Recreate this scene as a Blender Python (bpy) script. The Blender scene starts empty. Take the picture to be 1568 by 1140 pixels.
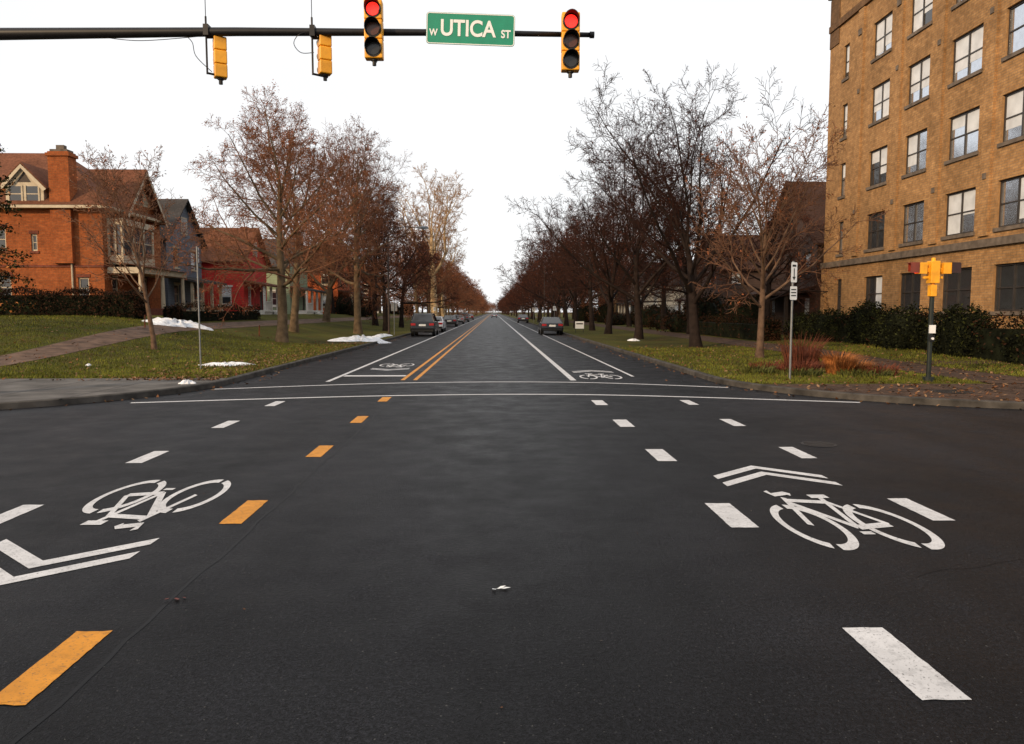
import bpy, math, random
from mathutils import Vector, Matrix
import numpy as np
R=math.radians
scene=bpy.context.scene
COL=scene.collection

# ------------------------------------------------------------------ materials
def nmat(name):
    m=bpy.data.materials.new(name); m.use_nodes=True
    nt=m.node_tree; b=nt.nodes['Principled BSDF']
    return m,nt,b
def mat(name,col,rough=.7,metal=0,var=.25,scale=6.0,bump=0,bscale=None,emit=None,es=0,spec=.5):
    m,nt,b=nmat(name)
    N=nt.nodes.new; L=nt.links.new
    b.inputs['Roughness'].default_value=rough
    b.inputs['Metallic'].default_value=metal
    b.inputs['Specular IOR Level'].default_value=spec
    tc=N('ShaderNodeTexCoord')
    no=N('ShaderNodeTexNoise'); no.inputs['Scale'].default_value=scale; no.inputs['Detail'].default_value=3
    L(tc.outputs['Object'],no.inputs['Vector'])
    mr=N('ShaderNodeMapRange'); mr.inputs[1].default_value=.3; mr.inputs[2].default_value=.7
    L(no.outputs['Fac'],mr.inputs[0])
    mx=N('ShaderNodeMix'); mx.data_type='RGBA'
    mx.inputs[6].default_value=(*[c*(1-var) for c in col],1)
    mx.inputs[7].default_value=(*[min(1,c*(1+var)) for c in col],1)
    L(mr.outputs[0],mx.inputs[0]); L(mx.outputs[2],b.inputs['Base Color'])
    if bump:
        n2=N('ShaderNodeTexNoise'); n2.inputs['Scale'].default_value=bscale or scale*4; n2.inputs['Detail'].default_value=3
        L(tc.outputs['Object'],n2.inputs['Vector'])
        bp=N('ShaderNodeBump'); bp.inputs['Strength'].default_value=bump; bp.inputs['Distance'].default_value=.02
        L(n2.outputs['Fac'],bp.inputs['Height']); L(bp.outputs[0],b.inputs['Normal'])
    if emit:
        b.inputs['Emission Color'].default_value=(*emit,1); b.inputs['Emission Strength'].default_value=es
    return m
def flat(name,col,rough=.9,spec=.05):
    m,nt,b=nmat(name); oi=nt.nodes.new('ShaderNodeObjectInfo')
    r=ramp(nt,oi.outputs['Random'],[(0,tuple(c*.75 for c in col)),(1,tuple(c*1.2 for c in col))])
    nt.links.new(r.outputs[0],b.inputs['Base Color']); b.inputs['Roughness'].default_value=rough; b.inputs['Specular IOR Level'].default_value=spec
    return m
def ramp(nt,src,stops):
    r=nt.nodes.new('ShaderNodeValToRGB'); nt.links.new(src,r.inputs[0])
    e=r.color_ramp.elements
    while len(e)<len(stops): e.new(.5)
    for i,(p,c) in enumerate(stops):
        e[i].position=p; e[i].color=(*c,1) if len(c)==3 else c
    return r
def noise(nt,scale,detail=5,rough=.6,coord='Object',dist=0,stretch=None):
    tc=nt.nodes.new('ShaderNodeTexCoord'); n=nt.nodes.new('ShaderNodeTexNoise')
    n.inputs['Scale'].default_value=scale; n.inputs['Detail'].default_value=detail; n.inputs['Roughness'].default_value=rough
    n.inputs['Distortion'].default_value=dist
    if stretch:
        mp=nt.nodes.new('ShaderNodeMapping'); mp.inputs['Scale'].default_value=stretch
        nt.links.new(tc.outputs[coord],mp.inputs[0]); nt.links.new(mp.outputs[0],n.inputs['Vector'])
    else: nt.links.new(tc.outputs[coord],n.inputs['Vector'])
    return n
def mixc(nt,fac,a,b,mode='MIX'):
    m=nt.nodes.new('ShaderNodeMix'); m.data_type='RGBA'; m.blend_type=mode
    for i,s in ((0,fac),(6,a),(7,b)):
        if hasattr(s,'links'): nt.links.new(s,m.inputs[i])
        elif i==0: m.inputs[0].default_value=s
        else: m.inputs[i].default_value=(*s,1)
    return m.outputs[2]

def asphalt_mat():
    m,nt,b=nmat('asphalt')
    big=noise(nt,.22,4,.6,dist=.6); mid=noise(nt,1.7,4,.65); lane=noise(nt,.9,2,.6,stretch=(1,.06,1))
    fine=noise(nt,85,2,.75); gr=noise(nt,34,2,.7); spk=noise(nt,55,1,.5)
    c1=ramp(nt,big.outputs['Fac'],[(.34,(.0042,.0044,.0056)),(.66,(.0145,.0150,.0185))]).outputs[0]
    c2=ramp(nt,mid.outputs['Fac'],[(.3,(.62,.62,.62)),(.7,(1.0,1.0,1.0))]).outputs[0]
    cl=ramp(nt,lane.outputs['Fac'],[(.35,(.55,.55,.55)),(.65,(1,1,1))]).outputs[0]
    c3=ramp(nt,fine.outputs['Fac'],[(.36,(.1,.1,.1)),(.64,(1,1,1))]).outputs[0]
    c4=ramp(nt,gr.outputs['Fac'],[(.38,(.3,.3,.3)),(.64,(1,1,1))]).outputs[0]
    c=mixc(nt,1,c1,c2,'MULTIPLY'); c=mixc(nt,1,c,cl,'MULTIPLY') 
    g=mixc(nt,1,c3,c4,'MULTIPLY') 
    sc=nt.nodes.new('ShaderNodeVectorMath'); sc.operation='SCALE'; sc.inputs['Scale'].default_value=3.5; nt.links.new(g,sc.inputs[0])
    c=mixc(nt,1,c,sc.outputs[0],'MULTIPLY')
    s=ramp(nt,spk.outputs['Fac'],[(.71,(0,0,0)),(.76,(1,1,1))]).outputs[0]
    c=mixc(nt,s,c,(.07,.07,.068))
    nt.links.new(c,b.inputs['Base Color'])
    r=ramp(nt,mid.outputs['Fac'],[(.3,(.40,.40,.40)),(.7,(.60,.60,.60))]).outputs[0]
    nt.links.new(r,b.inputs['Roughness']); b.inputs['Specular IOR Level'].default_value=.12
    ht=mixc(nt,.5,fine.outputs['Fac'],gr.outputs['Fac'])
    bp=nt.nodes.new('ShaderNodeBump'); bp.inputs['Strength'].default_value=1; bp.inputs['Distance'].default_value=.012
    nt.links.new(ht,bp.inputs['Height']); nt.links.new(bp.outputs[0],b.inputs['Normal'])
    return m
def paint_mat(name,col,wear=.5):
    m,nt,b=nmat(name)
    f=noise(nt,62,3,.75); g=noise(nt,3,4,.65); k=noise(nt,14,4,.7)
    a=ramp(nt,f.outputs['Fac'],[(.33,(.8,.8,.8)),(.42,(0,0,0))]).outputs[0]
    a2=ramp(nt,g.outputs['Fac'],[(.35,(wear,)*3),(.7,(.05,.05,.05))]).outputs[0]
    a3=ramp(nt,k.outputs['Fac'],[(.32,(.5,)*3),(.5,(0,0,0))]).outputs[0]
    base=mixc(nt,a2,col,tuple(c*.55 for c in col)); base=mixc(nt,a3,base,tuple(c*.4 for c in col))
    c=mixc(nt,a,base,(.05,.05,.05))
    nt.links.new(c,b.inputs['Base Color']); b.inputs['Roughness'].default_value=.6; b.inputs['Specular IOR Level'].default_value=.3
    return m
def grass_mat():
    m,nt,b=nmat('grass')
    big=noise(nt,.16,5,.6,dist=.5); mid=noise(nt,1.1,5,.7); f=noise(nt,20,3,.7)
    c=ramp(nt,big.outputs['Fac'],[(.32,(.028,.030,.007)),(.5,(.052,.056,.010)),(.7,(.092,.088,.015))]).outputs[0]
    br=ramp(nt,mid.outputs['Fac'],[(.46,(0,0,0)),(.66,(.8,.8,.8))]).outputs[0]
    c=mixc(nt,br,c,(.066,.040,.014))
    c3=ramp(nt,f.outputs['Fac'],[(.3,(.2,.2,.2)),(.7,(1,1,1))]).outputs[0]
    c=mixc(nt,1,c,c3,'MULTIPLY'); sc=nt.nodes.new('ShaderNodeVectorMath'); sc.operation='SCALE'; sc.inputs['Scale'].default_value=1.95; nt.links.new(c,sc.inputs[0])
    nt.links.new(sc.outputs[0],b.inputs['Base Color']); b.inputs['Roughness'].default_value=.95; b.inputs['Specular IOR Level'].default_value=.1
    bp=nt.nodes.new('ShaderNodeBump'); bp.inputs['Strength'].default_value=1; bp.inputs['Distance'].default_value=.05
    nt.links.new(f.outputs['Fac'],bp.inputs['Height']); nt.links.new(bp.outputs[0],b.inputs['Normal'])
    return m
def brick_mat(name,c1,c2,mortar,stain=.5):
    m,nt,b=nmat(name)
    tc=nt.nodes.new('ShaderNodeTexCoord'); br=nt.nodes.new('ShaderNodeTexBrick')
    nt.links.new(tc.outputs['UV'],br.inputs['Vector'])
    br.inputs['Scale'].default_value=1; br.inputs['Brick Width'].default_value=.3; br.inputs['Row Height'].default_value=.1
    br.inputs['Mortar Size'].default_value=.012; br.inputs['Bias'].default_value=0
    br.inputs['Color1'].default_value=(*c1,1); br.inputs['Color2'].default_value=(*c2,1); br.inputs['Mortar'].default_value=(*mortar,1)
    g=noise(nt,.5,5,.65); s=ramp(nt,g.outputs['Fac'],[(.3,(stain,)*3),(.65,(1,)*3)]).outputs[0]
    c=mixc(nt,1,br.outputs['Color'],s,'MULTIPLY')
    g2=noise(nt,4,4,.75); s2=ramp(nt,g2.outputs['Fac'],[(.35,(.68,)*3),(.65,(1,)*3)]).outputs[0]
    c=mixc(nt,1,c,s2,'MULTIPLY')
    nt.links.new(c,b.inputs['Base Color']); b.inputs['Roughness'].default_value=.9; b.inputs['Specular IOR Level'].default_value=.2
    bp=nt.nodes.new('ShaderNodeBump'); bp.inputs['Strength'].default_value=.4; bp.inputs['Distance'].default_value=.01
    nt.links.new(br.outputs['Fac'],bp.inputs['Height']); bp.invert=True; nt.links.new(bp.outputs[0],b.inputs['Normal'])
    return m
def siding_mat(name,col):
    m,nt,b=nmat(name)
    tc=nt.nodes.new('ShaderNodeTexCoord'); w=nt.nodes.new('ShaderNodeTexWave'); w.bands_direction='Y'; w.wave_profile='SAW'
    w.inputs['Scale'].default_value=1.6
    nt.links.new(tc.outputs['UV'],w.inputs['Vector'])
    s=ramp(nt,w.outputs['Fac'],[(.0,(.55,)*3),(.2,(1,)*3)]).outputs[0]
    g=noise(nt,1.2,4,.6); s2=ramp(nt,g.outputs['Fac'],[(.3,tuple(c*.75 for c in col)),(.7,tuple(c*1.15 for c in col))]).outputs[0]
    nt.links.new(mixc(nt,1,s2,s,'MULTIPLY'),b.inputs['Base Color']); b.inputs['Roughness'].default_value=.75
    return m
def shingle_mat(name,col):
    m,nt,b=nmat(name)
    f=noise(nt,7,4,.8); g=noise(nt,.6,4,.6)
    a=ramp(nt,f.outputs['Fac'],[(.3,tuple(c*.55 for c in col)),(.7,tuple(c*1.5 for c in col))]).outputs[0]
    s=ramp(nt,g.outputs['Fac'],[(.3,(.6,)*3),(.7,(1,)*3)]).outputs[0]
    nt.links.new(mixc(nt,1,a,s,'MULTIPLY'),b.inputs['Base Color']); b.inputs['Roughness'].default_value=.9; b.inputs['Specular IOR Level'].default_value=.15
    return m
M={}
M['asphalt']=asphalt_mat()
M['white']=paint_mat('white_road_paint',(.64,.64,.65))
M['yellow']=paint_mat('yellow_road_paint',(.66,.27,.018),.6)
M['tar']=mat('tar_seam',(.003,.003,.004),.5,spec=.15)
M['concrete']=mat('concrete',(.10,.094,.088),.9,var=.4,scale=1.5,bump=.3,bscale=40,spec=.2)
M['walk']=mat('sidewalk_concrete',(.11,.070,.050),.9,var=.45,scale=2.2,bump=.3,bscale=40,spec=.2)
M['walkleaf']=mat('leafy_sidewalk',(.055,.032,.021),.9,var=.55,scale=3,bump=.4,bscale=30,spec=.2)
M['kerb']=mat('kerb_stone',(.055,.05,.045),.85,var=.5,scale=3,bump=.3,spec=.2)
M['grass']=grass_mat()
M['blade']=mat('grass_blade',(.10,.105,.016),.8,var=.55,scale=.8,spec=.1)
M['litter']=mat('leaf_litter',(.13,.055,.022),.8,var=.6,scale=9,spec=.2)
M['ground']=mat('earth',(.05,.042,.02),.95,var=.4,scale=.1,spec=.1)
M['snow']=mat('snow',(.72,.74,.78),.7,var=.25,scale=5,bump=.8)
M['tan']=brick_mat('tan_brick',(.52,.295,.125),(.39,.21,.085),(.32,.21,.12),.62)
M['tand']=brick_mat('dark_tan_brick',(.22,.12,.06),(.15,.08,.04),(.14,.10,.06),.6)
M['orange']=brick_mat('orange_brick',(.44,.120,.032),(.33,.082,.022),(.26,.11,.05),.62)
M['redbrick']=brick_mat('red_brick',(.24,.055,.03),(.17,.04,.025),(.16,.09,.06),.6)
M['stone']=mat('stone_trim',(.13,.105,.085),.85,var=.35,scale=3,bump=.2,spec=.2)
M['cream']=mat('cream_paint',(.42,.35,.25),.6,var=.15,scale=3)
M['wtrim']=mat('white_trim',(.62,.60,.55),.6,var=.1,scale=3)
M['blue']=siding_mat('blue_grey_siding',(.11,.13,.165))
M['red']=siding_mat('red_siding',(.55,.020,.015))
M['green']=siding_mat('green_siding',(.24,.30,.19))
M['dorange']=siding_mat('orange_siding',(.48,.10,.02))
M['whites']=siding_mat('white_siding',(.36,.35,.32))
M['brown']=siding_mat('brown_siding',(.06,.032,.022))
M['roofr']=shingle_mat('brown_shingle',(.16,.065,.036))
M['roofd']=shingle_mat('dark_brown_shingle',(.06,.032,.024))
M['roofg']=shingle_mat('grey_shingle',(.06,.056,.055))
M['wood']=mat('dark_wood',(.04,.025,.018),.7)
M['glass']=mat('window_glass',(.03,.032,.036),.06,metal=.0,var=.1,spec=.8)
M['mirror']=mat('reflective_glass',(.62,.66,.72),.10,metal=.9,var=.08)
M['blind']=mat('window_blind',(.60,.63,.67),.5,var=.15,scale=2)
M['frame']=mat('dark_window_frame',(.035,.03,.028),.5)
M['black']=mat('black_metal',(.010,.010,.012),.45,var=.2,spec=.3)
M['polymer']=mat('black_polycarbonate',(.012,.012,.012),.5,spec=.3)
M['sigyel']=mat('signal_yellow',(.80,.36,.012),.45,var=.2,scale=5)
M['steel']=mat('galvanised_steel',(.15,.16,.17),.5,metal=.5,var=.2)
M['redlit']=mat('lit_red_lens',(.8,.02,.01),.3,emit=(1,.02,.012),es=1.8)
M['ambd']=mat('unlit_amber_lens',(.10,.03,.01),.25)
M['grnd']=mat('unlit_green_lens',(.02,.02,.02),.2)
M['signg']=mat('sign_green',(.006,.23,.135),.4,var=.08)
M['signw']=mat('sign_white',(.74,.76,.76),.4,var=.04)
M['tyre']=mat('tyre_rubber',(.015,.015,.015),.8)
M['chrome']=mat('alloy',(.5,.5,.52),.25,metal=.9)
M['tail']=mat('tail_lamp',(.35,.01,.01),.2)
M['hedge']=mat('hedge_leaf',(.0075,.009,.0045),.85,var=.7,scale=3,spec=.06)
M['hedger']=mat('brown_hedge_leaf',(.035,.016,.009),.8,var=.6,scale=3,spec=.06)
M['pine']=mat('evergreen_leaf',(.026,.030,.008),.8,var=.6,scale=2,spec=.1)
M['orng']=mat('ornamental_grass_blade',(.30,.115,.035),.8,var=.6,scale=5,spec=.1)
M['redtwig']=mat('red_shrub_twig',(.12,.038,.022),.8,var=.6,scale=5,spec=.1)
M['bedplant']=mat('bed_plant_leaf',(.07,.075,.02),.8,var=.6,scale=6,spec=.1)
def bark(name,c): return mat(name,c,.9,var=.4,scale=4,bump=.5,bscale=20,spec=.1)
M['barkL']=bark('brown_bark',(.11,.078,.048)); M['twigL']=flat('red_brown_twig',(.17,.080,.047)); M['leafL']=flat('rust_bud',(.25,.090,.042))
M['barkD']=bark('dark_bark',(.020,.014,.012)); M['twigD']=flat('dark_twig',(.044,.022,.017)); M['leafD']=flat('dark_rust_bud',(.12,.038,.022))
M['barkP']=bark('pale_bark',(.42,.31,.18)); M['twigP']=flat('pale_twig',(.28,.17,.09))
M['barkY']=bark('young_bark',(.12,.075,.05)); M['twigY']=flat('young_twig',(.18,.095,.06))

# ------------------------------------------------------------------ mesh builder
class MB:
    def __init__(s): s.v=[];s.f=[];s.m=[];s.uv=[]
    def face(s,pts,mi=0,uv=None):
        b=len(s.v); s.v+= [tuple(p) for p in pts]; s.f.append(list(range(b,b+len(pts)))); s.m.append(mi)
        s.uv.append(uv or [(0,0)]*len(pts))
    def obox(s,o,u,n,u0,u1,z0,z1,d0,d1,mi=0):
        o=Vector(o);u=Vector(u);n=Vector(n);k=Vector((0,0,1))
        P=lambda a,z,d:o+u*a+k*z+n*d
        c=[P(u0,z0,d0),P(u1,z0,d0),P(u1,z0,d1),P(u0,z0,d1),P(u0,z1,d0),P(u1,z1,d0),P(u1,z1,d1),P(u0,z1,d1)]
        W=u1-u0;H=z1-z0;D=d1-d0
        for q,(a,b) in (((0,1,2,3),(W,D)),((4,5,6,7),(W,D)),((0,1,5,4),(W,H)),((3,2,6,7),(W,H)),((0,3,7,4),(D,H)),((1,2,6,5),(D,H))):
            s.face([c[i] for i in q],mi,[(u0,z0),(u0+a,z0),(u0+a,z0+b),(u0,z0+b)])
    def box(s,x0,x1,y0,y1,z0,z1,mi=0): s.obox((0,0,0),(1,0,0),(0,1,0),x0,x1,z0,z1,y0,y1,mi)
    def tube(s,pts,rad,sides=8,mi=0,cap=True):
        rings=[];n=len(pts)
        for i in range(n):
            p=Vector(pts[i]); d=(Vector(pts[min(i+1,n-1)])-Vector(pts[max(i-1,0)])).normalized()
            a=d.cross(Vector((0,0,1)) if abs(d.z)<.9 else Vector((1,0,0))).normalized(); b=d.cross(a)
            r=rad[i] if hasattr(rad,'__len__') else rad
            base=len(s.v)
            for k in range(sides):
                t=2*math.pi*k/sides; s.v.append(tuple(p+a*(r*math.cos(t))+b*(r*math.sin(t))))
            rings.append(base)
        for i in range(n-1):
            for k in range(sides):
                k2=(k+1)%sides
                s.f.append([rings[i]+k,rings[i]+k2,rings[i+1]+k2,rings[i+1]+k]); s.m.append(mi); s.uv.append([(0,0)]*4)
        if cap:
            for r0 in (rings[0],rings[-1]):
                s.f.append([r0+k for k in range(sides)]); s.m.append(mi); s.uv.append([(0,0)]*sides)
    def slab(s,q,th,mi=0):
        q=[Vector(p) for p in q]; k=Vector((0,0,-th)); r=[p+k for p in q]; n=len(q)
        s.face(q,mi,[(p.x+p.y*.3,p.z*1.4) for p in q]); s.face(r,mi)
        for i in range(n): s.face([q[i],q[(i+1)%n],r[(i+1)%n],r[i]],mi)
    def build(s,name,mats,parent=None,smooth=False,loc=None,rot=None,bevel=0):
        me=bpy.data.meshes.new(name); me.from_pydata(s.v,[],s.f)
        for m in mats: me.materials.append(m)
        me.polygons.foreach_set('material_index',s.m)
        uvl=me.uv_layers.new(name='UVMap'); flat_=[c for f in s.uv for p in f for c in p]
        uvl.data.foreach_set('uv',flat_)
        if smooth: me.polygons.foreach_set('use_smooth',[True]*len(s.f))
        ob=bpy.data.objects.new(name,me); COL.objects.link(ob)
        if parent: ob.parent=parent
        if loc: ob.location=loc
        if rot: ob.rotation_euler=rot
        if bevel:
            import bmesh
            bm=bmesh.new(); bm.from_mesh(me); bmesh.ops.remove_doubles(bm,verts=bm.verts,dist=.0005); bmesh.ops.recalc_face_normals(bm,faces=bm.faces); bm.to_mesh(me); bm.free()
            mod=ob.modifiers.new('bevel','BEVEL'); mod.width=bevel; mod.segments=3; mod.limit_method='ANGLE'
        return ob
def empty(name,loc=(0,0,0),rot=None):
    e=bpy.data.objects.new(name,None); COL.objects.link(e); e.location=loc
    if rot: e.rotation_euler=rot
    return e
def sm(t): t=max(0,min(1,t)); return t*t*(3-2*t)

# ------------------------------------------------------------------ terrain
LC=(-13.0,19.4,6.2); RC=(12.2,20.0,6.4)
def kxL(y):
    cx,cy,r=LC
    return cx+r if y>=cy else cx+math.sqrt(max(0,r*r-(cy-y)**2))
def kxR(y):
    cx,cy,r=RC
    return cx-r if y>=cy else cx-math.sqrt(max(0,r*r-(cy-y)**2))
def H(x,y):
    z=.125
    if x<0: z+=1.5*sm((-x-9)/12)*sm((y-21)/17)
    else: z+=.25*sm((x-9)/9)*sm((y-22)/10)
    return z
def rows(y0):
    ys=[y0+i*.25 for i in range(28)]
    y=ys[-1]
    while y<900:
        y+=max(.8,(y-15)*.05); ys.append(y)
    return ys
TS=[0,.3,.8,1.5,2.5,3.5,4.5,5.5,6.5,7.5,8.5,9.5,10.5,12,14,17,21,27,36,50,80,140]
def sheet(name,ys,xf,ts,side,mat_,dz=0):
    mb=MB() 
    g=[[(xf(y)+side*t,y,H(xf(y)+side*t,y)+dz) for t in ts] for y in ys]
    nt=len(ts)
    mb.v=[p for r in g for p in r]
    for j in range(len(ys)-1):
        for i in range(nt-1):
            a=j*nt+i; mb.f.append([a,a+1,a+nt+1,a+nt]); mb.m.append(0); mb.uv.append([(0,0)]*4)
    return mb.build(name,[mat_],smooth=True)
sheet('lawn',rows(LC[1]-LC[2]+.1),lambda y:kxL(y)-.1,TS,-1,M['grass'])
sheet('lawn',rows(RC[1]-RC[2]+.1),lambda y:kxR(y)+.1,TS,1,M['grass'])
g=MB(); g.face([(-4000,-4000,-.03),(4000,-4000,-.03),(4000,4000,-.03),(-4000,4000,-.03)]); g.build('ground',[M['ground']])
def kerb(name,path,side):
    mb=MB(); n=len(path); inn=[]
    for i in range(n):
        a=Vector(path[max(0,i-1)]);b=Vector(path[min(n-1,i+1)]); d=(b-a).normalized(); nn=Vector((-d.y,d.x))*side
        inn.append(Vector(path[i])+nn*.16)
    for i in range(n-1):
        p,q=path[i],path[i+1]; pi,qi=inn[i],inn[i+1]
        mb.face([(p[0],p[1],-.02),(q[0],q[1],-.02),(q[0],q[1],.115),(p[0],p[1],.115)])
        po=Vector(p)+(pi-Vector(p))*.13; qo=Vector(q)+(qi-Vector(q))*.13
        mb.face([(p[0],p[1],.115),(q[0],q[1],.115),(qo.x,qo.y,.135),(po.x,po.y,.135)])
        mb.face([(po.x,po.y,.135),(qo.x,qo.y,.135),(qi.x,qi.y,.135),(pi.x,pi.y,.135)])
        mb.face([(pi.x,pi.y,.135),(qi.x,qi.y,.135),(qi.x,qi.y,.05),(pi.x,pi.y,.05)])
    mb.build(name,[M['kerb']])
def arc(c,side):
    cx,cy,r=c; out=[(cx-side*r,900),(cx-side*r,300),(cx-side*r,100),(cx-side*r,40)]
    for i in range(0,25):
        t=math.pi/2*i/24; out.append((cx-side*r*math.cos(t),cy-r*math.sin(t)))
    out.append((side*150,cy-r)); return out
kerb('kerb',arc(LC,-1),-1)
kerb('kerb',arc(RC,1),1)
def srows(a,b,s): 
    n=max(1,int((b-a)/s)); return [a+(b-a)*i/n for i in range(n+1)]
sheet('sidewalk',srows(13.36,19.7,.4),lambda y:kxL(y)-.17,[0,.5,1,2,3,5,8,15,40,120],-1,M['concrete'],.004)
sheet('sidewalk',srows(13.76,17.7,.3),lambda y:kxR(y)+.17,[0,.5,1,2,3,5,8,15,40,120],1,M['walkleaf'],.004)
sheet('footpath',[19.7]+srows(20,45,.5)+srows(46,300,5),lambda y:-15.2,[0,.4,.8,1.2,1.6],-1,M['walk'],.012)
sheet('footpath',[17.7]+srows(18,45,.5)+srows(46,300,5),lambda y:12.0,[0,.4,.8,1.2,1.6,1.9],1,M['walkleaf'],.012)
sheet('footpath',srows(24.0,25.3,.3),lambda y:14.0,[0,1,2,3,4,4.7],1,M['walkleaf'],.012)
mb=MB()
for i in range(12):
    x=-8.6-i*1.6; mb.box(x-.012,x+.012,15 if i<2 else 13.5,19.6,.12,.1305)
mb.box(-30,-8.2,16.45,16.474,.12,.1306)
mb.build('pavement_joints',[M['tar']])

# ------------------------------------------------------------------ road
road=empty('road')
mb=MB(); mb.face([(-150,-14,0),(150,-14,0),(150,21,0),(-150,21,0)]); mb.face([(-7.3,21,0),(6.3,21,0),(6.3,900,0),(-7.3,900,0)])
mb.build('asphalt',[M['asphalt']],road)
XY,XW,XO,XL=-2.31,2.16,4.0,-4.42
rw=MB(); ry=MB(); Z1=.004
def strip(mb,pts,w,z=Z1):
    pts=[Vector(p) for p in pts]; n=len(pts); Ls=[];Rs=[]
    for i in range(n):
        a=pts[max(0,i-1)];b=pts[min(n-1,i+1)]
        d=(b-a).normalized(); nn=Vector((-d.y,d.x))*w/2; Ls.append(pts[i]+nn);Rs.append(pts[i]-nn)
    for i in range(n-1):
        mb.face([(*Ls[i],z),(*Ls[i+1],z),(*Rs[i+1],z),(*Rs[i],z)])
re_=random.Random(8)
def dash(mb,x0,x1,y0,y1,skew=0):
    n=18; P=[]
    for i in range(n+1): P.append((x0+re_.gauss(0,.0016),y0+(y1-y0)*i/n))
    top=[(x0+(x1-x0)*i/4,y1+re_.gauss(0,.004)) for i in range(5)]
    Q=[(x1+re_.gauss(0,.0016),y1-(y1-y0)*i/n) for i in range(n+1)]
    bot=[(x1+(x0-x1)*i/4,y0+re_.gauss(0,.004)) for i in range(5)]
    mb.face([(a+skew*(b-y0),b,Z1) for a,b in P+top+Q+bot])
for y in (3.46,6.5,9.54,12.5,15.5): dash(ry,XY-.10,XY+.10,y,y+.82,-.012)
for y in (3.4,6.28,9.16,11.95,14.8): dash(rw,XW-.12,XW+.12,y,y+.82)
for y in (3.5,6.45,9.3,12.0,14.8): dash(rw,XO-.1,XO+.1,y,y+.8)
for y in (3.5,6.4,9.2,12.0,14.8): dash(rw,XL-.1,XL+.1,y,y+.8)
for dx in (-.17,.17): ry.face([(XY+dx-.055,20.4,Z1),(XY+dx+.055,20.4,Z1),(XY+dx+.055,700,Z1),(XY+dx-.055,700,Z1)])
for x,w,y in ((XW,.16,20.2),(XO,.09,21.4),(XL,.12,20.0)): rw.face([(x-w/2,y,Z1),(x+w/2,y,Z1),(x+w/2,700,Z1),(x-w/2,700,Z1)])
def bez3(P,n=24):
    out=[];k=len(P)-1;dim=len(P[0])
    for i in range(n+1):
        s=i/n*k;j=min(int(s),k-1);f=s-j;p0=P[max(j-1,0)];p1=P[j];p2=P[j+1];p3=P[min(j+2,k)]
        out.append(tuple(.5*((2*p1[a])+(-p0[a]+p2[a])*f+(2*p0[a]-5*p1[a]+4*p2[a]-p3[a])*f*f+(-p0[a]+3*p1[a]-3*p2[a]+p3[a])*f**3) for a in range(dim)))
    return out
strip(rw,bez3([(-7.4,15.4),(-2.2,16.6),(2.3,16.65),(7.5,15.1)]),.14,.0045)
strip(rw,bez3([(-6.7,18.1),(-2.3,19.6),(2.1,19.65),(5.75,18.2)]),.13,.0045)
rw.face([(-4.33,21.6,Z1),(-2.55,21.6,Z1),(-2.55,22.0,Z1),(-4.33,22.0,Z1)])
def symbol(cx,y0,s):
    k=2.75
    def T(p): return (cx+s*p[0],y0+s*p[1]*k)
    def st(pts,w,zz=.0):
        pts=[Vector(p) for p in pts]; n=len(pts); A=[];B=[]
        for i in range(n):
            a=pts[max(0,i-1)];b=pts[min(n-1,i+1)]
            d=(b-a).normalized(); nn=Vector((-d.y,d.x))*w/2; A.append(pts[i]+nn);B.append(pts[i]-nn)
        for i in range(n-1):
            rw.face([(*T(A[i]),Z1+zz),(*T(A[i+1]),Z1+zz),(*T(B[i+1]),Z1+zz),(*T(B[i]),Z1+zz)])
    for q,c in enumerate((-.345,.345)):
        for a0,a1 in ((100,250),(262,448)):
            st([(c+.225*math.cos(R(a)),.25+.225*math.sin(R(a))) for a in range(a0,a1+1,6)],.055,.0002*q)
    st([(-.345,.25),(-.215,.60)],.045,.0004)
    st([(-.235,.53),(.03,.22)],.05,.0006)
    st([(.03,.22),(.15,.60)],.045,.0008)
    st([(-.22,.56),(.13,.53)],.045,.001)
    st([(.345,.25),(.14,.53)],.04,.0012)
    st([(.345,.25),(.03,.22)],.05,.0014)
    st([(.06,.615),(.24,.615)],.05,.0016)
    st([(-.30,.70),(-.28,.64),(-.13,.665),(-.10,.64)],.05,.0018)
    st([(-.02,.16),(.08,.16)],.03,.0018)
    for vy in (1.00,1.125):
        t=.045
        for sx in (-1,1):
            a=(0,vy+t);b=(sx*.62,vy-.2+t);c=(sx*.62,vy-.2-t*.4);d=(0,vy-t*.4)
            rw.face([(*T(a),Z1),(*T(b),Z1),(*T(c),Z1),(*T(d),Z1)])
symbol(3.1,5.65,1); symbol(-3.36,8.25,-1)
symbol(3.05,20.6,1); symbol(-3.38,27.0,-1)
rw.build('white_markings',[M['white']],road); ry.build('yellow_markings',[M['yellow']],road)
ts=MB(); rnd=random.Random(4)
def seam(x0,y0,x1,y1,n,w,j):
    pts=[(x0+(x1-x0)*i/n+rnd.uniform(-j,j),y0+(y1-y0)*i/n) for i in range(n+1)]
    strip(ts,pts,w,.002)
seam(XY+.25,2.0,XY+.18,16.3,60,.026,.02); seam(2.75,9.0,2.35,16,30,.04,.03); seam(2.0,20,2.2,90,60,.04,.05); seam(-2.7,22,-2.7,80,50,.03,.04)
for q in range(7):
    x,y=rnd.uniform(-7,7),rnd.uniform(5,14); a=rnd.uniform(0,3.1); pts=[(x,y)]
    for i in range(14): a+=rnd.gauss(0,.35); x+=.12*math.cos(a);y+=.12*math.sin(a);pts.append((x,y))
    strip(ts,pts,.007,.002)
ts.build('asphalt_seams',[M['tar']],road)
M['iron']=mat('cast_iron',(.022,.02,.02),.55,metal=.3)
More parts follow.
